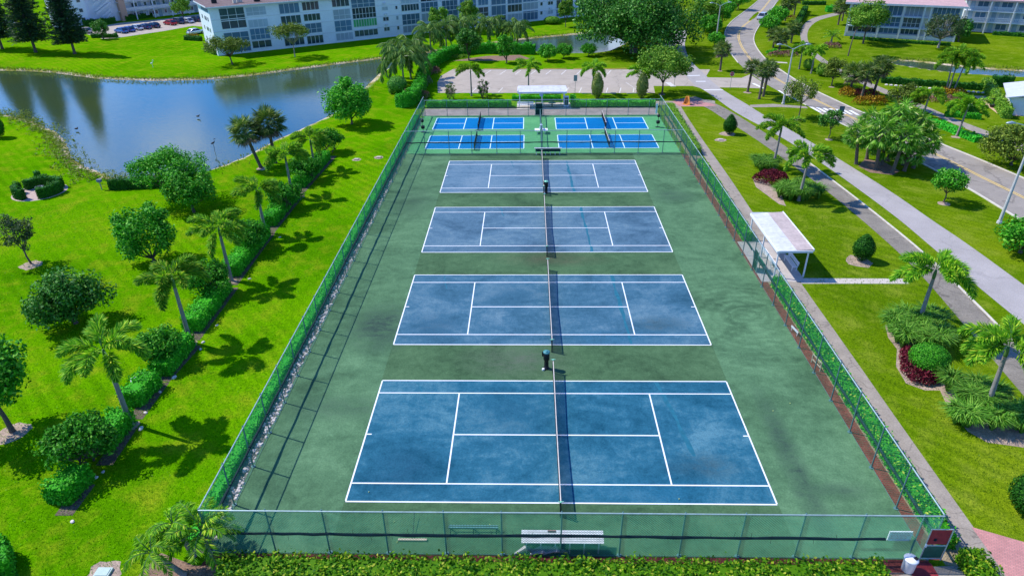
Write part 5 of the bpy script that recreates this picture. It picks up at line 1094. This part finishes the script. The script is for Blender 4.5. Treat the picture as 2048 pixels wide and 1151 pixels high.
LF['turf2']=leaf_mat('roadside_turf_blades',[(0,(.08,.18,.006)),(.5,(.13,.26,.01)),(1,(.26,.38,.03))],trans=.45,spec=.2)
turf('lawn_tufts',PL([(1515,440),(1620,560),(1700,690),(1820,860),(1945,1045),(2060,1075),(2060,900),(1940,880),(1890,790),(1790,700),(1770,640),(1850,640),(1960,690),(1860,575),(1700,425),(1620,425)]),TURF_D*.8,.10,'turf2',6)
# ================================================================== BUILDINGS, CARS, LAMPS, SIGNS, BIRDS, LIGHT
PAINT=pm('white_stucco',(.80,.85,.90),.06,.5,.8,obj=True,grain=.08,gscale=4)
PAINT2=pm('cream_stucco',(.70,.69,.66),.06,.5,.8,obj=True,grain=.08,gscale=4)
TAN=pm('tan_stucco',(.55,.34,.24),.08,.5,.85,obj=True)
ROOFM=pm('brown_gravel_roof',(.20,.14,.13),.2,.5,.95,obj=True,grain=.3,gscale=2)
PINKR=pm('pink_gravel_roof',(.58,.37,.35),.12,.5,.9,obj=True,grain=.2,gscale=2)
FRAME=pm('window_frame_white',(.66,.70,.74),.05,1,.6)
def glass_mat(name,c,r=.12,var=.5):
    m,nt,b=new_mat(name); oi=N(nt,'ShaderNodeObjectInfo'); v=pos(nt,True)
    n=noise(nt,pos(nt,True,scale=(1,1,.25)),.9,2); k=math_(nt,'ADD',math_(nt,'MULTIPLY',oi.outputs['Random'],.5),math_(nt,'MULTIPLY',n,.6))
    nt.links.new(ramp(nt,k,[(.25,tuple(x*(1-var) for x in c)),(.6,c),(.85,tuple(min(1,x*(1+var)) for x in c))]),b.inputs['Base Color']); b.inputs['Roughness'].default_value=r; b.inputs['Specular IOR Level'].default_value=.7; return m
GLASS=glass_mat('dark_window_glass',(.03,.06,.09)); SCREEN=glass_mat('blue_porch_screen',(.06,.16,.26),.4,.35); GREENB=glass_mat('green_blinds',(.03,.30,.09),.4,.6); BLINDS=glass_mat('pale_window_blinds',(.34,.42,.48),.5,.3)
win_cache={}
def window(parent,s0,s1,z0,z1,n,mat_,rail=False,y=-.0):
    "window set in the facade plane: a frame part with a pane part behind; facade looks along local -y"
    key=(round(s1-s0,1),round(z1-z0,1),n,rail)
    if key not in win_cache:
        w,h=key[0],key[1]; fm=MB()
        for x in np.linspace(-w/2,w/2,n+1): fm.box((x,0,h/2),(.09,.12,h+.06))
        for z in ([0,h] if not rail else [0,h*.42,h]): fm.box((0,-.003,z),(w+.1,.11,.08))
        if rail and n>2:
            pass
        win_cache[key]=fm.mesh('window',FRAME)
    f=link('window',win_cache[key],parent,((s0+s1)/2,-.035+y,z0))
    if mat_ is not GREENB and (int(s0*13+z0*31)*7)%11<2: mat_=BLINDS
    k2=('pane',key[0],key[1],mat_.name)
    if k2 not in win_cache: pm_=MB(); pm_.box((0,0,key[1]/2),(key[0],.05,key[1])); win_cache[k2]=pm_.mesh('pane',mat_)
    link('pane',win_cache[k2],f,(0,.02,0))
# ---- main block across the lake
A=P(437,112); az=R_(33.4)
b1=thing('apartment_block','long white four storey apartment block across the lake, shaded side with rows of blue windows','building',(A[0],A[1],0),az)
Lb=112.0; D=13.0
mb=MB(); mb.box((Lb/2,D/2+.02,4.95),(Lb,D,9.9)); mb.obj('wall',PAINT,b1)
mb=MB()
for z in (2.44,4.95,7.4): mb.box((Lb/2,-.02,z),(Lb,.08,.14))
mb.obj('floor_band',FRAME,b1)
mb=MB(); slab4(mb,[(-.6,-.7,10.12),(Lb+.5,-.7,10.12),(Lb+.5,D+.5,10.3),(-.6,D+.5,10.3)],.22); mb.obj('roof',ROOFM,b1)
mb=MB(); mb.box((Lb/2,-.74,10.02),(Lb+1.2,.07,.24)); mb.box((-.64,D/2,10.12),(.07,D+1.2,.26)); mb.obj('fascia',FRAME,b1)
rr=random.Random(9)
for k in range(15):
    mb=MB(); w_=rr.uniform(.7,1.5); mb.box((0,0,.4),(w_,rr.uniform(.6,1.0),.8)); mb.box((0,0,.84),(w_*.7,.5,.1)); o=mb.obj('roof_unit',KERB if k%3 else BLACK,b1); o.location=(3+k*2.6+rr.uniform(-.8,.8),rr.uniform(2.5,6),10.2)
F1={ (2.0,7.3):[('P',.4,2.3,3,0),('P',2.6,4.6,3,1),('S',5.4,7.0,3,0),('P',7.1,9.6,3,1)], (7.7,12.0):[('S',.8,2.3,3,0),('P',2.6,5.0,4,1),('S',5.2,6.8,4,0),('S',7.7,9.4,3,1)],
 (15.0,19.6):[('S',.5,2.2,4,0),('P',2.6,4.9,4,1),('S',5.2,7.0,4,0),('P',7.5,9.6,4,0)], (20.3,24.2):[('S',.4,2.2,4,0),('P',2.8,5.0,3,1),('S',5.5,7.0,4,0),('S',7.8,9.6,4,0)],
 (27.4,31.6):[('S',.5,2.1,4,0),('P',2.5,5.0,3,1),('P',5.2,7.4,3,1),('S',8.0,9.6,4,0)], (32.1,38.1):[('S',.9,2.3,5,0),('G',3.1,4.8,9,0),('P',4.95,7.4,7,1),('P',7.45,9.4,4,1)],
 (44.9,49.7):[('S',.6,2.2,4,0),('P',2.5,5.0,4,1),('S',5.7,7.2,6,0),('P',7.45,9.5,4,0)], (50.3,55.0):[('P',.4,2.3,3,0),('S',2.7,4.7,4,0),('P',5.1,7.3,4,1),('P',7.5,9.6,3,1)],
 (56.2,60.7):[('S',.6,2.2,4,0),('P',2.5,4.9,3,1),('P',5.0,7.3,4,1),('P',7.5,9.6,3,0)], (61.4,66.2):[('P',.4,2.3,4,1),('P',2.5,4.9,4,0),('P',5.1,7.3,4,1),('P',7.5,9.6,3,0)],
 (66.9,69.9):[('S',.6,2.2,3,0),('P',2.6,4.9,2,1),('P',5.4,7.2,3,0),('P',7.5,9.6,3,0)], (70.9,75.4):[('P',.4,2.4,3,1),('P',2.6,5.0,3,0),('P',5.2,7.3,3,0),('P',7.5,9.6,3,0)],
 (76.0,80.6):[('S',.8,2.6,4,0),('S',3.0,4.8,4,0),('P',5.1,7.2,4,0),('P',7.5,9.6,3,0)], (81.0,85.9):[('P',.5,2.8,4,0),('S',3.2,4.9,4,0),('P',5.2,7.2,4,0),('P',7.5,9.6,3,0)],
 (92.2,98.0):[('P',.5,2.4,4,1),('P',2.7,5.0,4,0),('P',5.2,7.2,4,0),('P',7.5,9.6,3,0)], (99.0,104.5):[('P',.5,2.4,4,1),('S',2.9,4.7,4,0),('P',5.2,7.2,4,0),('S',7.8,9.4,3,0)]}
for (s0,s1),fl in F1.items():
    for t_,z0,z1,n,rl in fl:
        if z0>7.2 and s0>60: continue
        window(b1,s0,s1,z0,z1,n,{'P':SCREEN if (s0*7+z0*3)%3<2 else GLASS,'S':GLASS,'G':GREENB}[t_],bool(rl))
for s0,s1,k in ((39.8,41.3,2),(43.3,43.9,1),(86.7,87.5,1),(89.3,91.0,2)):
    for z0 in (1.5,3.85,6.3,8.7 if s0<60 else None):
        if z0: window(b1,s0,s1,z0,z0+.85,k,GLASS)
acm=MB(); acm.box((0,-.15,.2),(.7,.35,.42)); acm=acm.mesh('window_unit',FRAME)
for s in (40.5,90.1):
    for z in (2.75,5.2,7.6): link('window_unit',acm,b1,(s,-.1,z))
# narrow windows on the sunlit end wall (looks along local -x)
we=MB(); we.box((0,0,0),(.08,.62,.8)); we.box((-.03,0,0),(.06,.7,.06)); we=we.mesh('end_window',GLASS)
for z in (8.2-.9,5.6-.6,3.2-.6):
    for y in (3.0,5.0,6.4,9.5): link('end_window',we,b1,(-.03,y,z))
wl=MB(); wl.box((0,0,0),(.08,7.5,.75)); link('end_window',wl.mesh('end_window',SCREEN),b1,(-.03,5.0,9.25))
# ---- second block far behind, with walkways
B=P(190,48); az2=R_(46.2)
b2=thing('apartment_block','shaded white block with walkways and outside stairs behind the far car park','building',(B[0],B[1],0),az2)
mb=MB(); mb.box((20,6.5,4.95),(56,11.0,9.9)); mb.box((-5.6,1.3,4.95),(9.0,3.0,9.9)); mb.obj('wall',PAINT,b2)
mb=MB(); slab4(mb,[(-10.6,-.6,10.15),(48.5,-.6,10.15),(48.5,12.6,10.3),(-10.6,12.6,10.3)],.22); mb.obj('roof',ROOFM,b2)
for z in (2.5,5.0,7.5):
    mb=MB(); mb.box((27.5,.2,z),(41.0,1.7,.16)); mb.obj('walkway_slab',FRAME,b2)
    mb=MB(); mb.box((28.5,-.62,z+.55),(39.0,.05,.75)); mb.obj('railing',PAINT2,b2)
for z in (0,2.5,5.0):
    mb=MB(); mb.bar((1.0,-.2,z+.1),(5.2,-.2,z+2.5),.35,.5); mb.bar((1.0,-.5,z+1.0),(5.2,-.5,z+3.4),.12,.4); mb.obj('stair',FRAME,b2)
mb=MB(); mb.box((8.2,-.2,5.0),(1.7,1.9,10.2)); mb.obj('tower_pier',TAN,b2)
dm=MB(); dm.box((0,0,1.05),(.95,.06,2.05)); dm=dm.mesh('door',pm('door_pale',(.30,.42,.52),.2,1,.6))
for i,x in enumerate(np.arange(11,46,5.4)):
    for z in (.05,2.6,5.1,7.6):
        window(b2,x,x+1.7,z+.85,z+2.0,2,GLASS); window(b2,x+3.6,x+4.4,z+.85,z+2.0,1,GLASS); link('door',dm,b2,(x+2.7,.94,z))
for z in (1.0,3.4,6.0,8.4):
    for x in (-8.4,-5.4,-2.6): window(b2,x-.5,x+.5,z,z+1.0,1,GLASS,False,-.2)
for i in range(8):
    mb=MB(); mb.box((0,0,4.95),(.25,.25,9.9)); o=mb.obj('column',FRAME,b2); o.location=(11.6+i*5.2,-.75,0)
# ---- pink roofed building, top right
C0=P(1688.4,71); az3=R_(-24.4)
b3=thing('apartment_block','three storey building with a pink flat roof, white columns and blue screens','building',(C0[0],C0[1],0),az3)
mb=MB(); mb.box((11.5,6.6,3.6),(23,12,7.2)); mb.obj('wall',PAINT2,b3)
mb=MB(); slab4(mb,[(-1.2,-1.0,7.55),(23.9,-1.0,7.55),(23.9,13,7.7),(-1.2,13,7.7)],.38); mb.obj('roof',PINKR,b3)
mb=MB(); mb.box((11.4,-1.04,7.36),(25.1,.07,.42)); mb.obj('fascia',PAINT2,b3)
for z in (2.3,4.75):
    mb=MB(); mb.box((11.5,.1,z),(23,.9,.22)); mb.obj('floor_slab',FRAME,b3)
for x in (0.1,6.9,11.45,15.6,16.9,22.9):
    mb=MB(); mb.box((0,-.55,3.6),(.32,.42,7.2)); o=mb.obj('column',PAINT2,b3); o.location=(x,0,0)
for i,(s0,s1) in enumerate(((.5,6.6),(7.2,11.2),(11.8,15.4),(17.3,22.6))):
    for k,(z0,z1) in enumerate(((.95,2.15),(2.5,4.6),(4.9,7.1))):
        n=4 if s1-s0<5 else 6
        f=thing  # keep naming short
        window_y=.5
        key=(round(s1-s0,1),round(z1-z0,1),n,k==1)
        window(b3,s0,s1,z0,z1,n,SCREEN if k==2 or (i==1 and k<2) else GLASS,k==1)
for ch in [o for o in b3.children if o.name.startswith('window')]: ch.location.y=.52
mb=MB(); mb.box((11.5,-.3,.42),(23,.2,.84)); mb.obj('parapet',PAINT2,b3)
D0=P(1965,66.3); az4=R_(-26.8)
b4=thing('apartment_block','set back wing with long railed balconies and doors, top corner of the view','building',(D0[0],D0[1],0),az4)
mb=MB(); mb.box((9,4.5,3.6),(28,6,7.2)); mb.obj('wall',PAINT2,b4)
mb=MB(); slab4(mb,[(-5.5,-.6,7.5),(23.5,-.6,7.5),(23.5,8,7.6),(-5.5,8,7.6)],.35); mb.obj('roof',PINKR,b4)
for z in (2.45,4.9):
    mb=MB(); mb.box((9,.6,z),(28,2.0,.2)); mb.obj('balcony_slab',FRAME,b4)
    mb=MB()
    for x in np.arange(-4.8,23,.32): mb.box((x,-.35,z+.55),(.1,.05,.85))
    mb.box((9,-.35,z+1.02),(28,.08,.08)); mb.obj('railing',FRAME,b4)
for x in (-4.6,0,5.0,10,15,20):
    mb=MB(); mb.box((0,-.45,3.6),(.26,.26,7.2)); o=mb.obj('column',PAINT2,b4); o.location=(x,0,0)
for x in np.arange(-4,21,4.9):
    for z in (.1,2.6,5.05):
        window(b4,x+1.4,x+3.6,z+.6,z+1.9,2,SCREEN); link('door',dm,b4,(x+.4,1.47,z))
for ch in [o for o in b4.children if o.name.startswith('window')]: ch.location.y=1.46
# ---- small white house at the right edge
E0=P(2012,222)
b5=thing('white_house','small white single storey house with a pale grey roof at the edge of the view','building',(E0[0],E0[1],0),R_(62))
mb=MB(); mb.box((2.5,-4,1.3),(9,8,2.6)); mb.obj('wall',pm('house_white',(.8,.8,.8),.04,1,.7),b5)
mb=MB(); slab4(mb,[(-2.6,.7,2.6),(-2.6,-4.2,3.7),(7.6,-4.2,3.7),(7.6,.7,2.6)],.14); slab4(mb,[(-2.6,-4.2,3.7),(-2.6,-9,2.6),(7.6,-9,2.6),(7.6,-4.2,3.7)],.14); mb.obj('roof',pm('pale_grey_roof',(.55,.57,.62),.06,1,.6),b5)
sheet('house_terrace',[(E0[0]-2.4,E0[1]-2.5),(E0[0]+1.5,E0[1]-3.0),(E0[0]+4,E0[1]+9),(E0[0]+.4,E0[1]+9.5)],.006,pm('tan_terrace',(.62,.40,.26),.12,1,.85))
ac=thing('outdoor_chair','dark round outdoor chair on the tan terrace of the white house','chair',(E0[0]-.6,E0[1]+2.2,0)); mb=MB(); mb.lathe([(.5,0),(.65,.35),(.7,.6),(.5,.5),(.3,.42)],12); mb.obj('seat',BLACK,ac,True); mb=MB(); mb.box((.1,.55,.85),(1.0,.15,.8)); mb.obj('backrest',BLACK,ac)
# -------- cars
TYRE=pm('tyre_rubber',(.015,.015,.016),.2,5,.9); RIM=pm('wheel_rim',(.45,.46,.48),.1,5,.3,.8); CGL=pm('car_glass',(.015,.02,.03),.2,2,.08,spec=.8); LMP=pm('headlamp_lens',(.75,.77,.8),.05,2,.15); TLM=pm('tail_lamp_red',(.4,.02,.02),.1,3,.2)
def car_meshes(suv):
    h0=.30; belt=.95 if not suv else 1.08; top=1.42 if not suv else 1.72; L=4.5; W=.9
    xs=np.array([-2.25,-2.2,-1.9,-1.2,-.4,.5,1.2,1.8,2.15,2.25]); hi=np.array([.55,.72,.84 if not suv else 1.0,belt,belt,belt,.92,.86,.72,.5])+(0.06 if suv else 0); if_=[]
    wd=np.array([.72,.80,.87,.9,.9,.9,.89,.86,.78,.66]); lo=np.array([.42,.32,.28,.25,.25,.25,.25,.28,.34,.42])
    V=[]
    for x,h,w,l in zip(xs,hi,wd,lo): V+= [(x,-w*.93,l),(x,-w,(l+h)*.52),(x,-w*.93,h-.03),(x,-w*.8,h),(x,w*.8,h),(x,w*.93,h-.03),(x,w,(l+h)*.52),(x,w*.93,l)]
    b=MB(); n=8; f=[]
    for i in range(len(xs)-1):
        for j in range(n): f.append([i*n+j,i*n+(j+1)%n,(i+1)*n+(j+1)%n,(i+1)*n+j][::-1])
    f+=[list(range(n)),[(len(xs)-1)*n+j for j in range(n)][::-1]]; b.add(V,f)
    rx0,rx1=(-1.75,.35) if suv else (-1.15,.25); bx0,bx1=(-2.05,1.15) if suv else (-1.95,1.2)
    b.add([(rx0,-.62,top),(rx1,-.62,top),(rx1,.62,top),(rx0,.62,top),(rx0-.1,-.7,top-.07),(rx1+.12,-.7,top-.07),(rx1+.12,.7,top-.07),(rx0-.1,.7,top-.07)],[[0,1,2,3],[0,4,5,1],[1,5,6,2],[2,6,7,3],[3,7,4,0]])
    for (xa,xb) in ((bx0+.05,rx0-.1),(-.45,-.42),(bx1-.05,rx1+.12)):
        for s in (-1,1): b.bar((xa,s*.82,belt-.02),(xb,s*.69,top-.06),.08,.05)
    g=MB(); g.add([(bx0,-.8,belt-.01),(bx1,-.8,belt-.01),(bx1,.8,belt-.01),(bx0,.8,belt-.01),(rx0-.08,-.67,top-.08),(rx1+.1,-.67,top-.08),(rx1+.1,.67,top-.08),(rx0-.08,.67,top-.08)],[[0,1,5,4],[1,2,6,5],[2,3,7,6],[3,0,4,7],[4,5,6,7]])
    return b,g.mesh('windows',CGL)
wb=MB(); wb.tube([(0,-.11,0),(0,.11,0)],.33,16); WHM=wb.mesh('tyre',TYRE); wb=MB(); wb.tube([(0,-.12,0),(0,.12,0)],.2,12); RMM=wb.mesh('rim',RIM)
hb=MB(); hb.box((0,0,0),(.14,.36,.14)); HLM=hb.mesh('headlight',LMP); hb=MB(); hb.box((0,0,0),(.1,.3,.16)); TLMM=hb.mesh('tail_light',TLM)
CARB={}
def car(label,xy,rz,col,suv=False,group=None):
    if suv not in CARB: CARB[suv]=car_meshes(suv)
    b_,g_=CARB[suv]; r=thing('parked_car' if group else 'car',label,'car',xy,rz,group)
    key=('body',col,suv)
    if key not in win_cache: win_cache[key]=b_.mesh('body',pm('car_paint_%d'%len(win_cache),col,.03,2,.25,.3,spec=.6),False)
    link('body',win_cache[key],r); link('windows',g_,r)
    for x in (-1.38,1.38):
        for y in (-.78,.78): w_=link('wheel',WHM,r,(x,y,.33)); link('rim',RMM,w_)
    for y in (-.58,.58): link('headlight',HLM,r,(2.13,y,.66)); link('tail_light',TLMM,r,(-2.2,y,.72))
    return r
car('silver wagon driving round the bend of the upper road','' or P(1523,39),R_(238),(.5,.53,.56),True)
gp='cars parked behind the lake'
dcar=R_(150)
for u,v,col,suv,lab in ((244,66,(.06,.16,.42),False,'bright blue car at the near end of the parked row'),(258,63.5,(.05,.14,.40),False,'second blue car of the parked row, beside the first'),(274,60,(.62,.66,.72),False,'white and silver car in the middle of the parked row'),(291,58,(.05,.08,.2),False,'dark navy car beside the white one in the parked row'),(308,55.5,(.04,.06,.12),False,'nearly black car at the gap in the parked row'),
    (341,50,(.45,.02,.03),False,'red car standing alone next to the parking gap'),(357,47.5,(.05,.09,.16),True,'dark blue van behind the red car'),(375,46,(.6,.66,.72),False,'pale silver car near the orange tinged tree'),(392,43,(.07,.1,.12),False,'dark car half hidden by the bright end wall'),(392,68,(.68,.72,.76),False,'white car parked alone beside the end wall of the white block'),
    (172,66,(.5,.42,.40),False,'pinkish silver car behind the dark pine'),(20,50,(.55,.6,.66),False,'white car glimpsed between the dark pines')):
    car(lab,P(u,v),dcar if u!=392 or v<60 else R_(60),col,suv,gp)
# -------- street lamps
LAMPM=pm('lamp_pole_concrete',(.50,.49,.47),.1,3,.7); LHEAD=pm('lamp_head_grey',(.42,.50,.54),.1,3,.4,.4)
def lamp(label,u,v,H,arms,lean=(0,0),xy=None,L=1.9):
    r=thing('street_lamp',label,'street lamp',xy or P(u,v),0,None,1.0,lean); mb=MB(); mb.tube([(0,0,0),(0,0,H)],[.17,.085],10); mb.tube([(0,0,0),(0,0,.25)],[.26,.24],10); mb.obj('pole',LAMPM,r)
    for a in arms:
        ca,sa=math.cos(a),math.sin(a); mb=MB(); mb.tube([(ca*L*t,sa*L*t,H-.15+.75*math.sin(t*1.5)) for t in np.linspace(0,1,7)],.045,7); arm=mb.obj('arm',LHEAD,r)
        mb=MB(); mb.tube([(ca*(L-.1),sa*(L-.1),H+.6),(ca*(L+.3),sa*(L+.3),H+.64),(ca*(L+.75),sa*(L+.75),H+.6)],[.07,.16,.06],8); mb.obj('lamp_head',LHEAD,arm,True)
lamp('double armed street lamp with a pale pole in front of the palms by the road',1566,208,8.6,(R_(0),R_(180)))
lamp('double armed street lamp on the grass strip of the upper road',1432,80,7.6,(R_(10),R_(190)))
lamp('tall pale street lamp leaning out of the view beside the road',1998,446,9.6,(R_(180),R_(0)),(0,R_(1)),L=2.2)
lamp('thin distant street lamp at the top of the upper road strip',1452,35,8.0,(R_(0),))
# -------- signs
def text_mesh(s,size,mat_):
    c=bpy.data.curves.new('lettering','FONT'); c.body=s; c.size=size; c.align_x='CENTER'; c.align_y='CENTER'; c.extrude=.004
    o=bpy.data.objects.new('tmp_lettering',c); COL.objects.link(o); dg=bpy.context.evaluated_depsgraph_get(); me=bpy.data.meshes.new_from_object(o.evaluated_get(dg)); bpy.data.objects.remove(o); me.materials.clear(); me.materials.append(mat_); return me
def sign(label,name,xy,rz,H,shape,mat_,txt=None,w=.6,h=.75):
    r=thing(name,label,'sign',xy,rz); mb=MB(); mb.tube([(0,.03,0),(0,.03,H)],.03,6); mb.obj('post',GALV,r); mb=MB()
    if shape=='oct':
        q=[(.4*math.cos(R_(22.5+45*i)),.4*math.sin(R_(22.5+45*i))) for i in range(8)]; mb.prism(q,-.012,.012); o=mb.obj('plate',mat_,r); o.rotation_euler=(R_(90),0,0); o.location=(0,-.02,H-.15)
        mb=MB(); n=8; qa=[(x*1.0,y*1.0) for x,y in q]; qb=[(x*.9,y*.9) for x,y in q]; mb.add([(*p,.014) for p in qa]+[(*p,.014) for p in qb],[[i,(i+1)%n,n+(i+1)%n,n+i] for i in range(n)]); e=mb.obj('border',WHT,o)
    else: mb.box((0,-.01,H-h/2),(w,.025,h)); o=mb.obj('plate',mat_,r)
    if txt:
        t_=link('lettering',text_mesh(txt,.26 if shape=='oct' else .16,WHT),o)
        if shape=='oct': t_.location=(0,0,.016)
        else: t_.rotation_euler=(R_(90),0,0); t_.location=(0,-.028,H-h/2)
    return r
sign('red stop sign on a thin post at the driveway corner','stop_sign',P(1460,178),R_(4),2.7,'oct',pm('sign_red',(.55,.03,.07),.08,3,.5),'STOP')
GB=pm('sign_back_grey',(.30,.34,.37),.1,3,.5,.3); DKS=pm('sign_back_dark',(.05,.12,.13),.15,3,.5)
sign('grey backed sign plate on a post between far shelter and car park','parking_sign',P(1150,187),0,3.1,'rect',GB,None,.6,1.0)
sign('dark backed square sign beside the zebra crossing','crossing_sign',P(1681,232),R_(-20),1.5,'rect',DKS,None,.7,.9)
sign('small brown sign under the round pale green tree','small_sign',P(1348,175),0,2.2,'rect',GB,None,.35,.5)
sign('pale sign plate beside the cart path behind the round tree','small_sign',P(1364,140),0,2.6,'rect',WHT,None,.7,.9)
bs=thing('sandwich_board','folding orange wooden board standing on the pink brick terrace','board',P(1374,209),R_(35)); mb=MB(); Ob=pm('orange_wood',(.75,.30,.06),.12,5,.6)
mb.bar((-.05,-.35,0),(-.05,.05,1.35),.75,.06); mb.obj('front_panel',Ob,bs); mb=MB(); mb.bar((.0,.55,0),(.0,.08,1.3),.7,.06); mb.obj('rear_panel',Ob,bs); mb=MB(); mb.box((.1,.1,.05),(1.3,1.0,.06)); mb.obj('base',Ob,bs)
# -------- birds and small things by the lake
def bird(label,u,v,kind):
    xy=P(u,v); r=thing(kind,label,'bird',(xy[0],xy[1],0)); mb=MB()
    if kind=='duck':
        mb.tube([(-.3,0,.02),(-.2,0,.05),(0,0,.06),(.17,0,.05),(.23,0,.0)],[.03,.1,.14,.1,.04],8); mb.tube([(.16,0,.06),(.2,0,.2),(.23,0,.26),(.30,0,.25),(.36,0,.24)],[.06,.045,.065,.05,.015],7)
    else:
        mb.tube([(-.3,0,.85),(-.1,0,.95),(.1,0,1.05),(.2,0,1.1)],[.03,.12,.12,.05],8); mb.tube([(.17,0,1.05),(.28,0,1.25),(.2,0,1.42),(.28,0,1.55),(.38,0,1.55),(.55,0,1.5)],[.06,.04,.035,.055,.045,.01],7)
        for s in (-.05,.05): mb.tube([(0,s,.9),(.04,s,.5),(0,s,-.4)],.016,5)
    o=mb.obj('body',BLACK if kind!='egret' else WHT,r,True); return r
bird('small dark duck swimming on the lake, ahead of a faint wake','396' and 396,233,'duck'); bird('second dark duck on the lake near the pine reflection',153,258,'duck')
bird('tall dark wading bird standing in the lake shallows near the fan palms',429,300,'wading_bird'); bird('white wading bird on the far lake bank lawn',306,136,'egret')
ps=thing('lake_post','short blue grey post with a flat top on the lake shore lawn','post',P(204,379)); mb=MB(); mb.tube([(0,0,0),(0,0,1.0)],.06,8); mb.obj('shaft',GB,ps); mb=MB(); mb.box((0,0,1.12),(.5,.3,.3)); mb.obj('box',pm('blue_grey_box',(.16,.17,.30),.1,4,.6),ps)
def cover_(name,label,u,v,s,mat_=PALE,group=None):
    xy=P(u,v); bed(xy,s*1.1); mb=MB(); mb.box((0,0,.06),(s,s*.75,.12)); mb.box((0,0,.13),(s*.8,s*.55,.03)); o=mb.obj(name,mat_); o.location=(*xy,0); setp(o,label,'utility cover',group)
cover_('utility_cover','pale green utility lid on bare soil at the bottom edge of the lawn',207,1146,.75,pm('pale_green_lid',(.45,.56,.50),.08,4,.7))
cover_('utility_cover','pale concrete cover by the fence lawn, next to the palm shadow',713,319,.55); cover_('utility_cover','second pale concrete cover, nearer the lake side fence',758,315,.6)
cover_('utility_cover','small pale cover on the lawn by the roadside walk, near the teardrop shrub',1441,280,.7)
fr=thing('metal_frame','small white square frame lying by the short hedge of the palm row','frame',P(277,765),R_(30)); mb=MB()
for a_,b_ in (((-.4,-.25,.1),(.4,-.25,.1)),((-.4,.25,.35),(.4,.25,.35)),((-.4,-.25,.1),(-.4,.25,.35)),((.4,-.25,.1),(.4,.25,.35))): mb.bar(a_,b_,.06)
mb.obj('frame',WHT,fr)
# ================================================================== LIGHT
w=bpy.data.worlds.new('World'); SC.world=w; w.use_nodes=True; nt=w.node_tree; bg=nt.nodes['Background']
sky=nt.nodes.new('ShaderNodeTexSky'); sky.sky_type='NISHITA'; sky.sun_disc=False; sky.sun_elevation=R_(SUN_E); sky.sun_rotation=R_(90-SUN_AZ); sky.air_density=1.0; sky.dust_density=.6; sky.ozone_density=1.5
tc=N(nt,'ShaderNodeTexCoord'); mp=N(nt,'ShaderNodeMapping'); nt.links.new(tc.outputs['Generated'],mp.inputs[0]); mp.inputs['Scale'].default_value=(1.3,1.3,3.2)
cn=noise(nt,mp.outputs[0],2.3,6,.6,.3); cf=ramp(nt,cn,[(.495,(0,0,0)),(.575,(1,1,1))]); sz=N(nt,'ShaderNodeSeparateXYZ'); nt.links.new(tc.outputs['Generated'],sz.inputs[0]); cf=math_(nt,'MULTIPLY',cf,ramp(nt,sz.outputs[2],[(.42,(1,1,1)),(.58,(.12,.12,.12))]))
nt.links.new(mix(nt,math_(nt,'MULTIPLY',cf,.7),mix(nt,1.0,sky.outputs[0],SKY_TINT,'MULTIPLY'),(11.0,12.0,13.5)),bg.inputs[0]); bg.inputs[1].default_value=SKY_STR
sd_=bpy.data.lights.new('sun','SUN'); sd_.energy=SUN_STR; sd_.angle=R_(.5); sd_.color=(1.0,.955,.88); so=bpy.data.objects.new('sun',sd_); COL.objects.link(so)
dv=Vector((math.cos(R_(SUN_AZ))*math.cos(R_(SUN_E)),math.sin(R_(SUN_AZ))*math.cos(R_(SUN_E)),math.sin(R_(SUN_E)))); so.rotation_euler=dv.to_track_quat('Z','Y').to_euler(); so.location=(-40,20,60)
vs=SC.view_settings; vs.view_transform='Standard'; vs.look='None'; vs.gamma=1.0; vs.exposure=EXPO
SC.cycles.max_bounces=6; SC.cycles.transparent_max_bounces=8
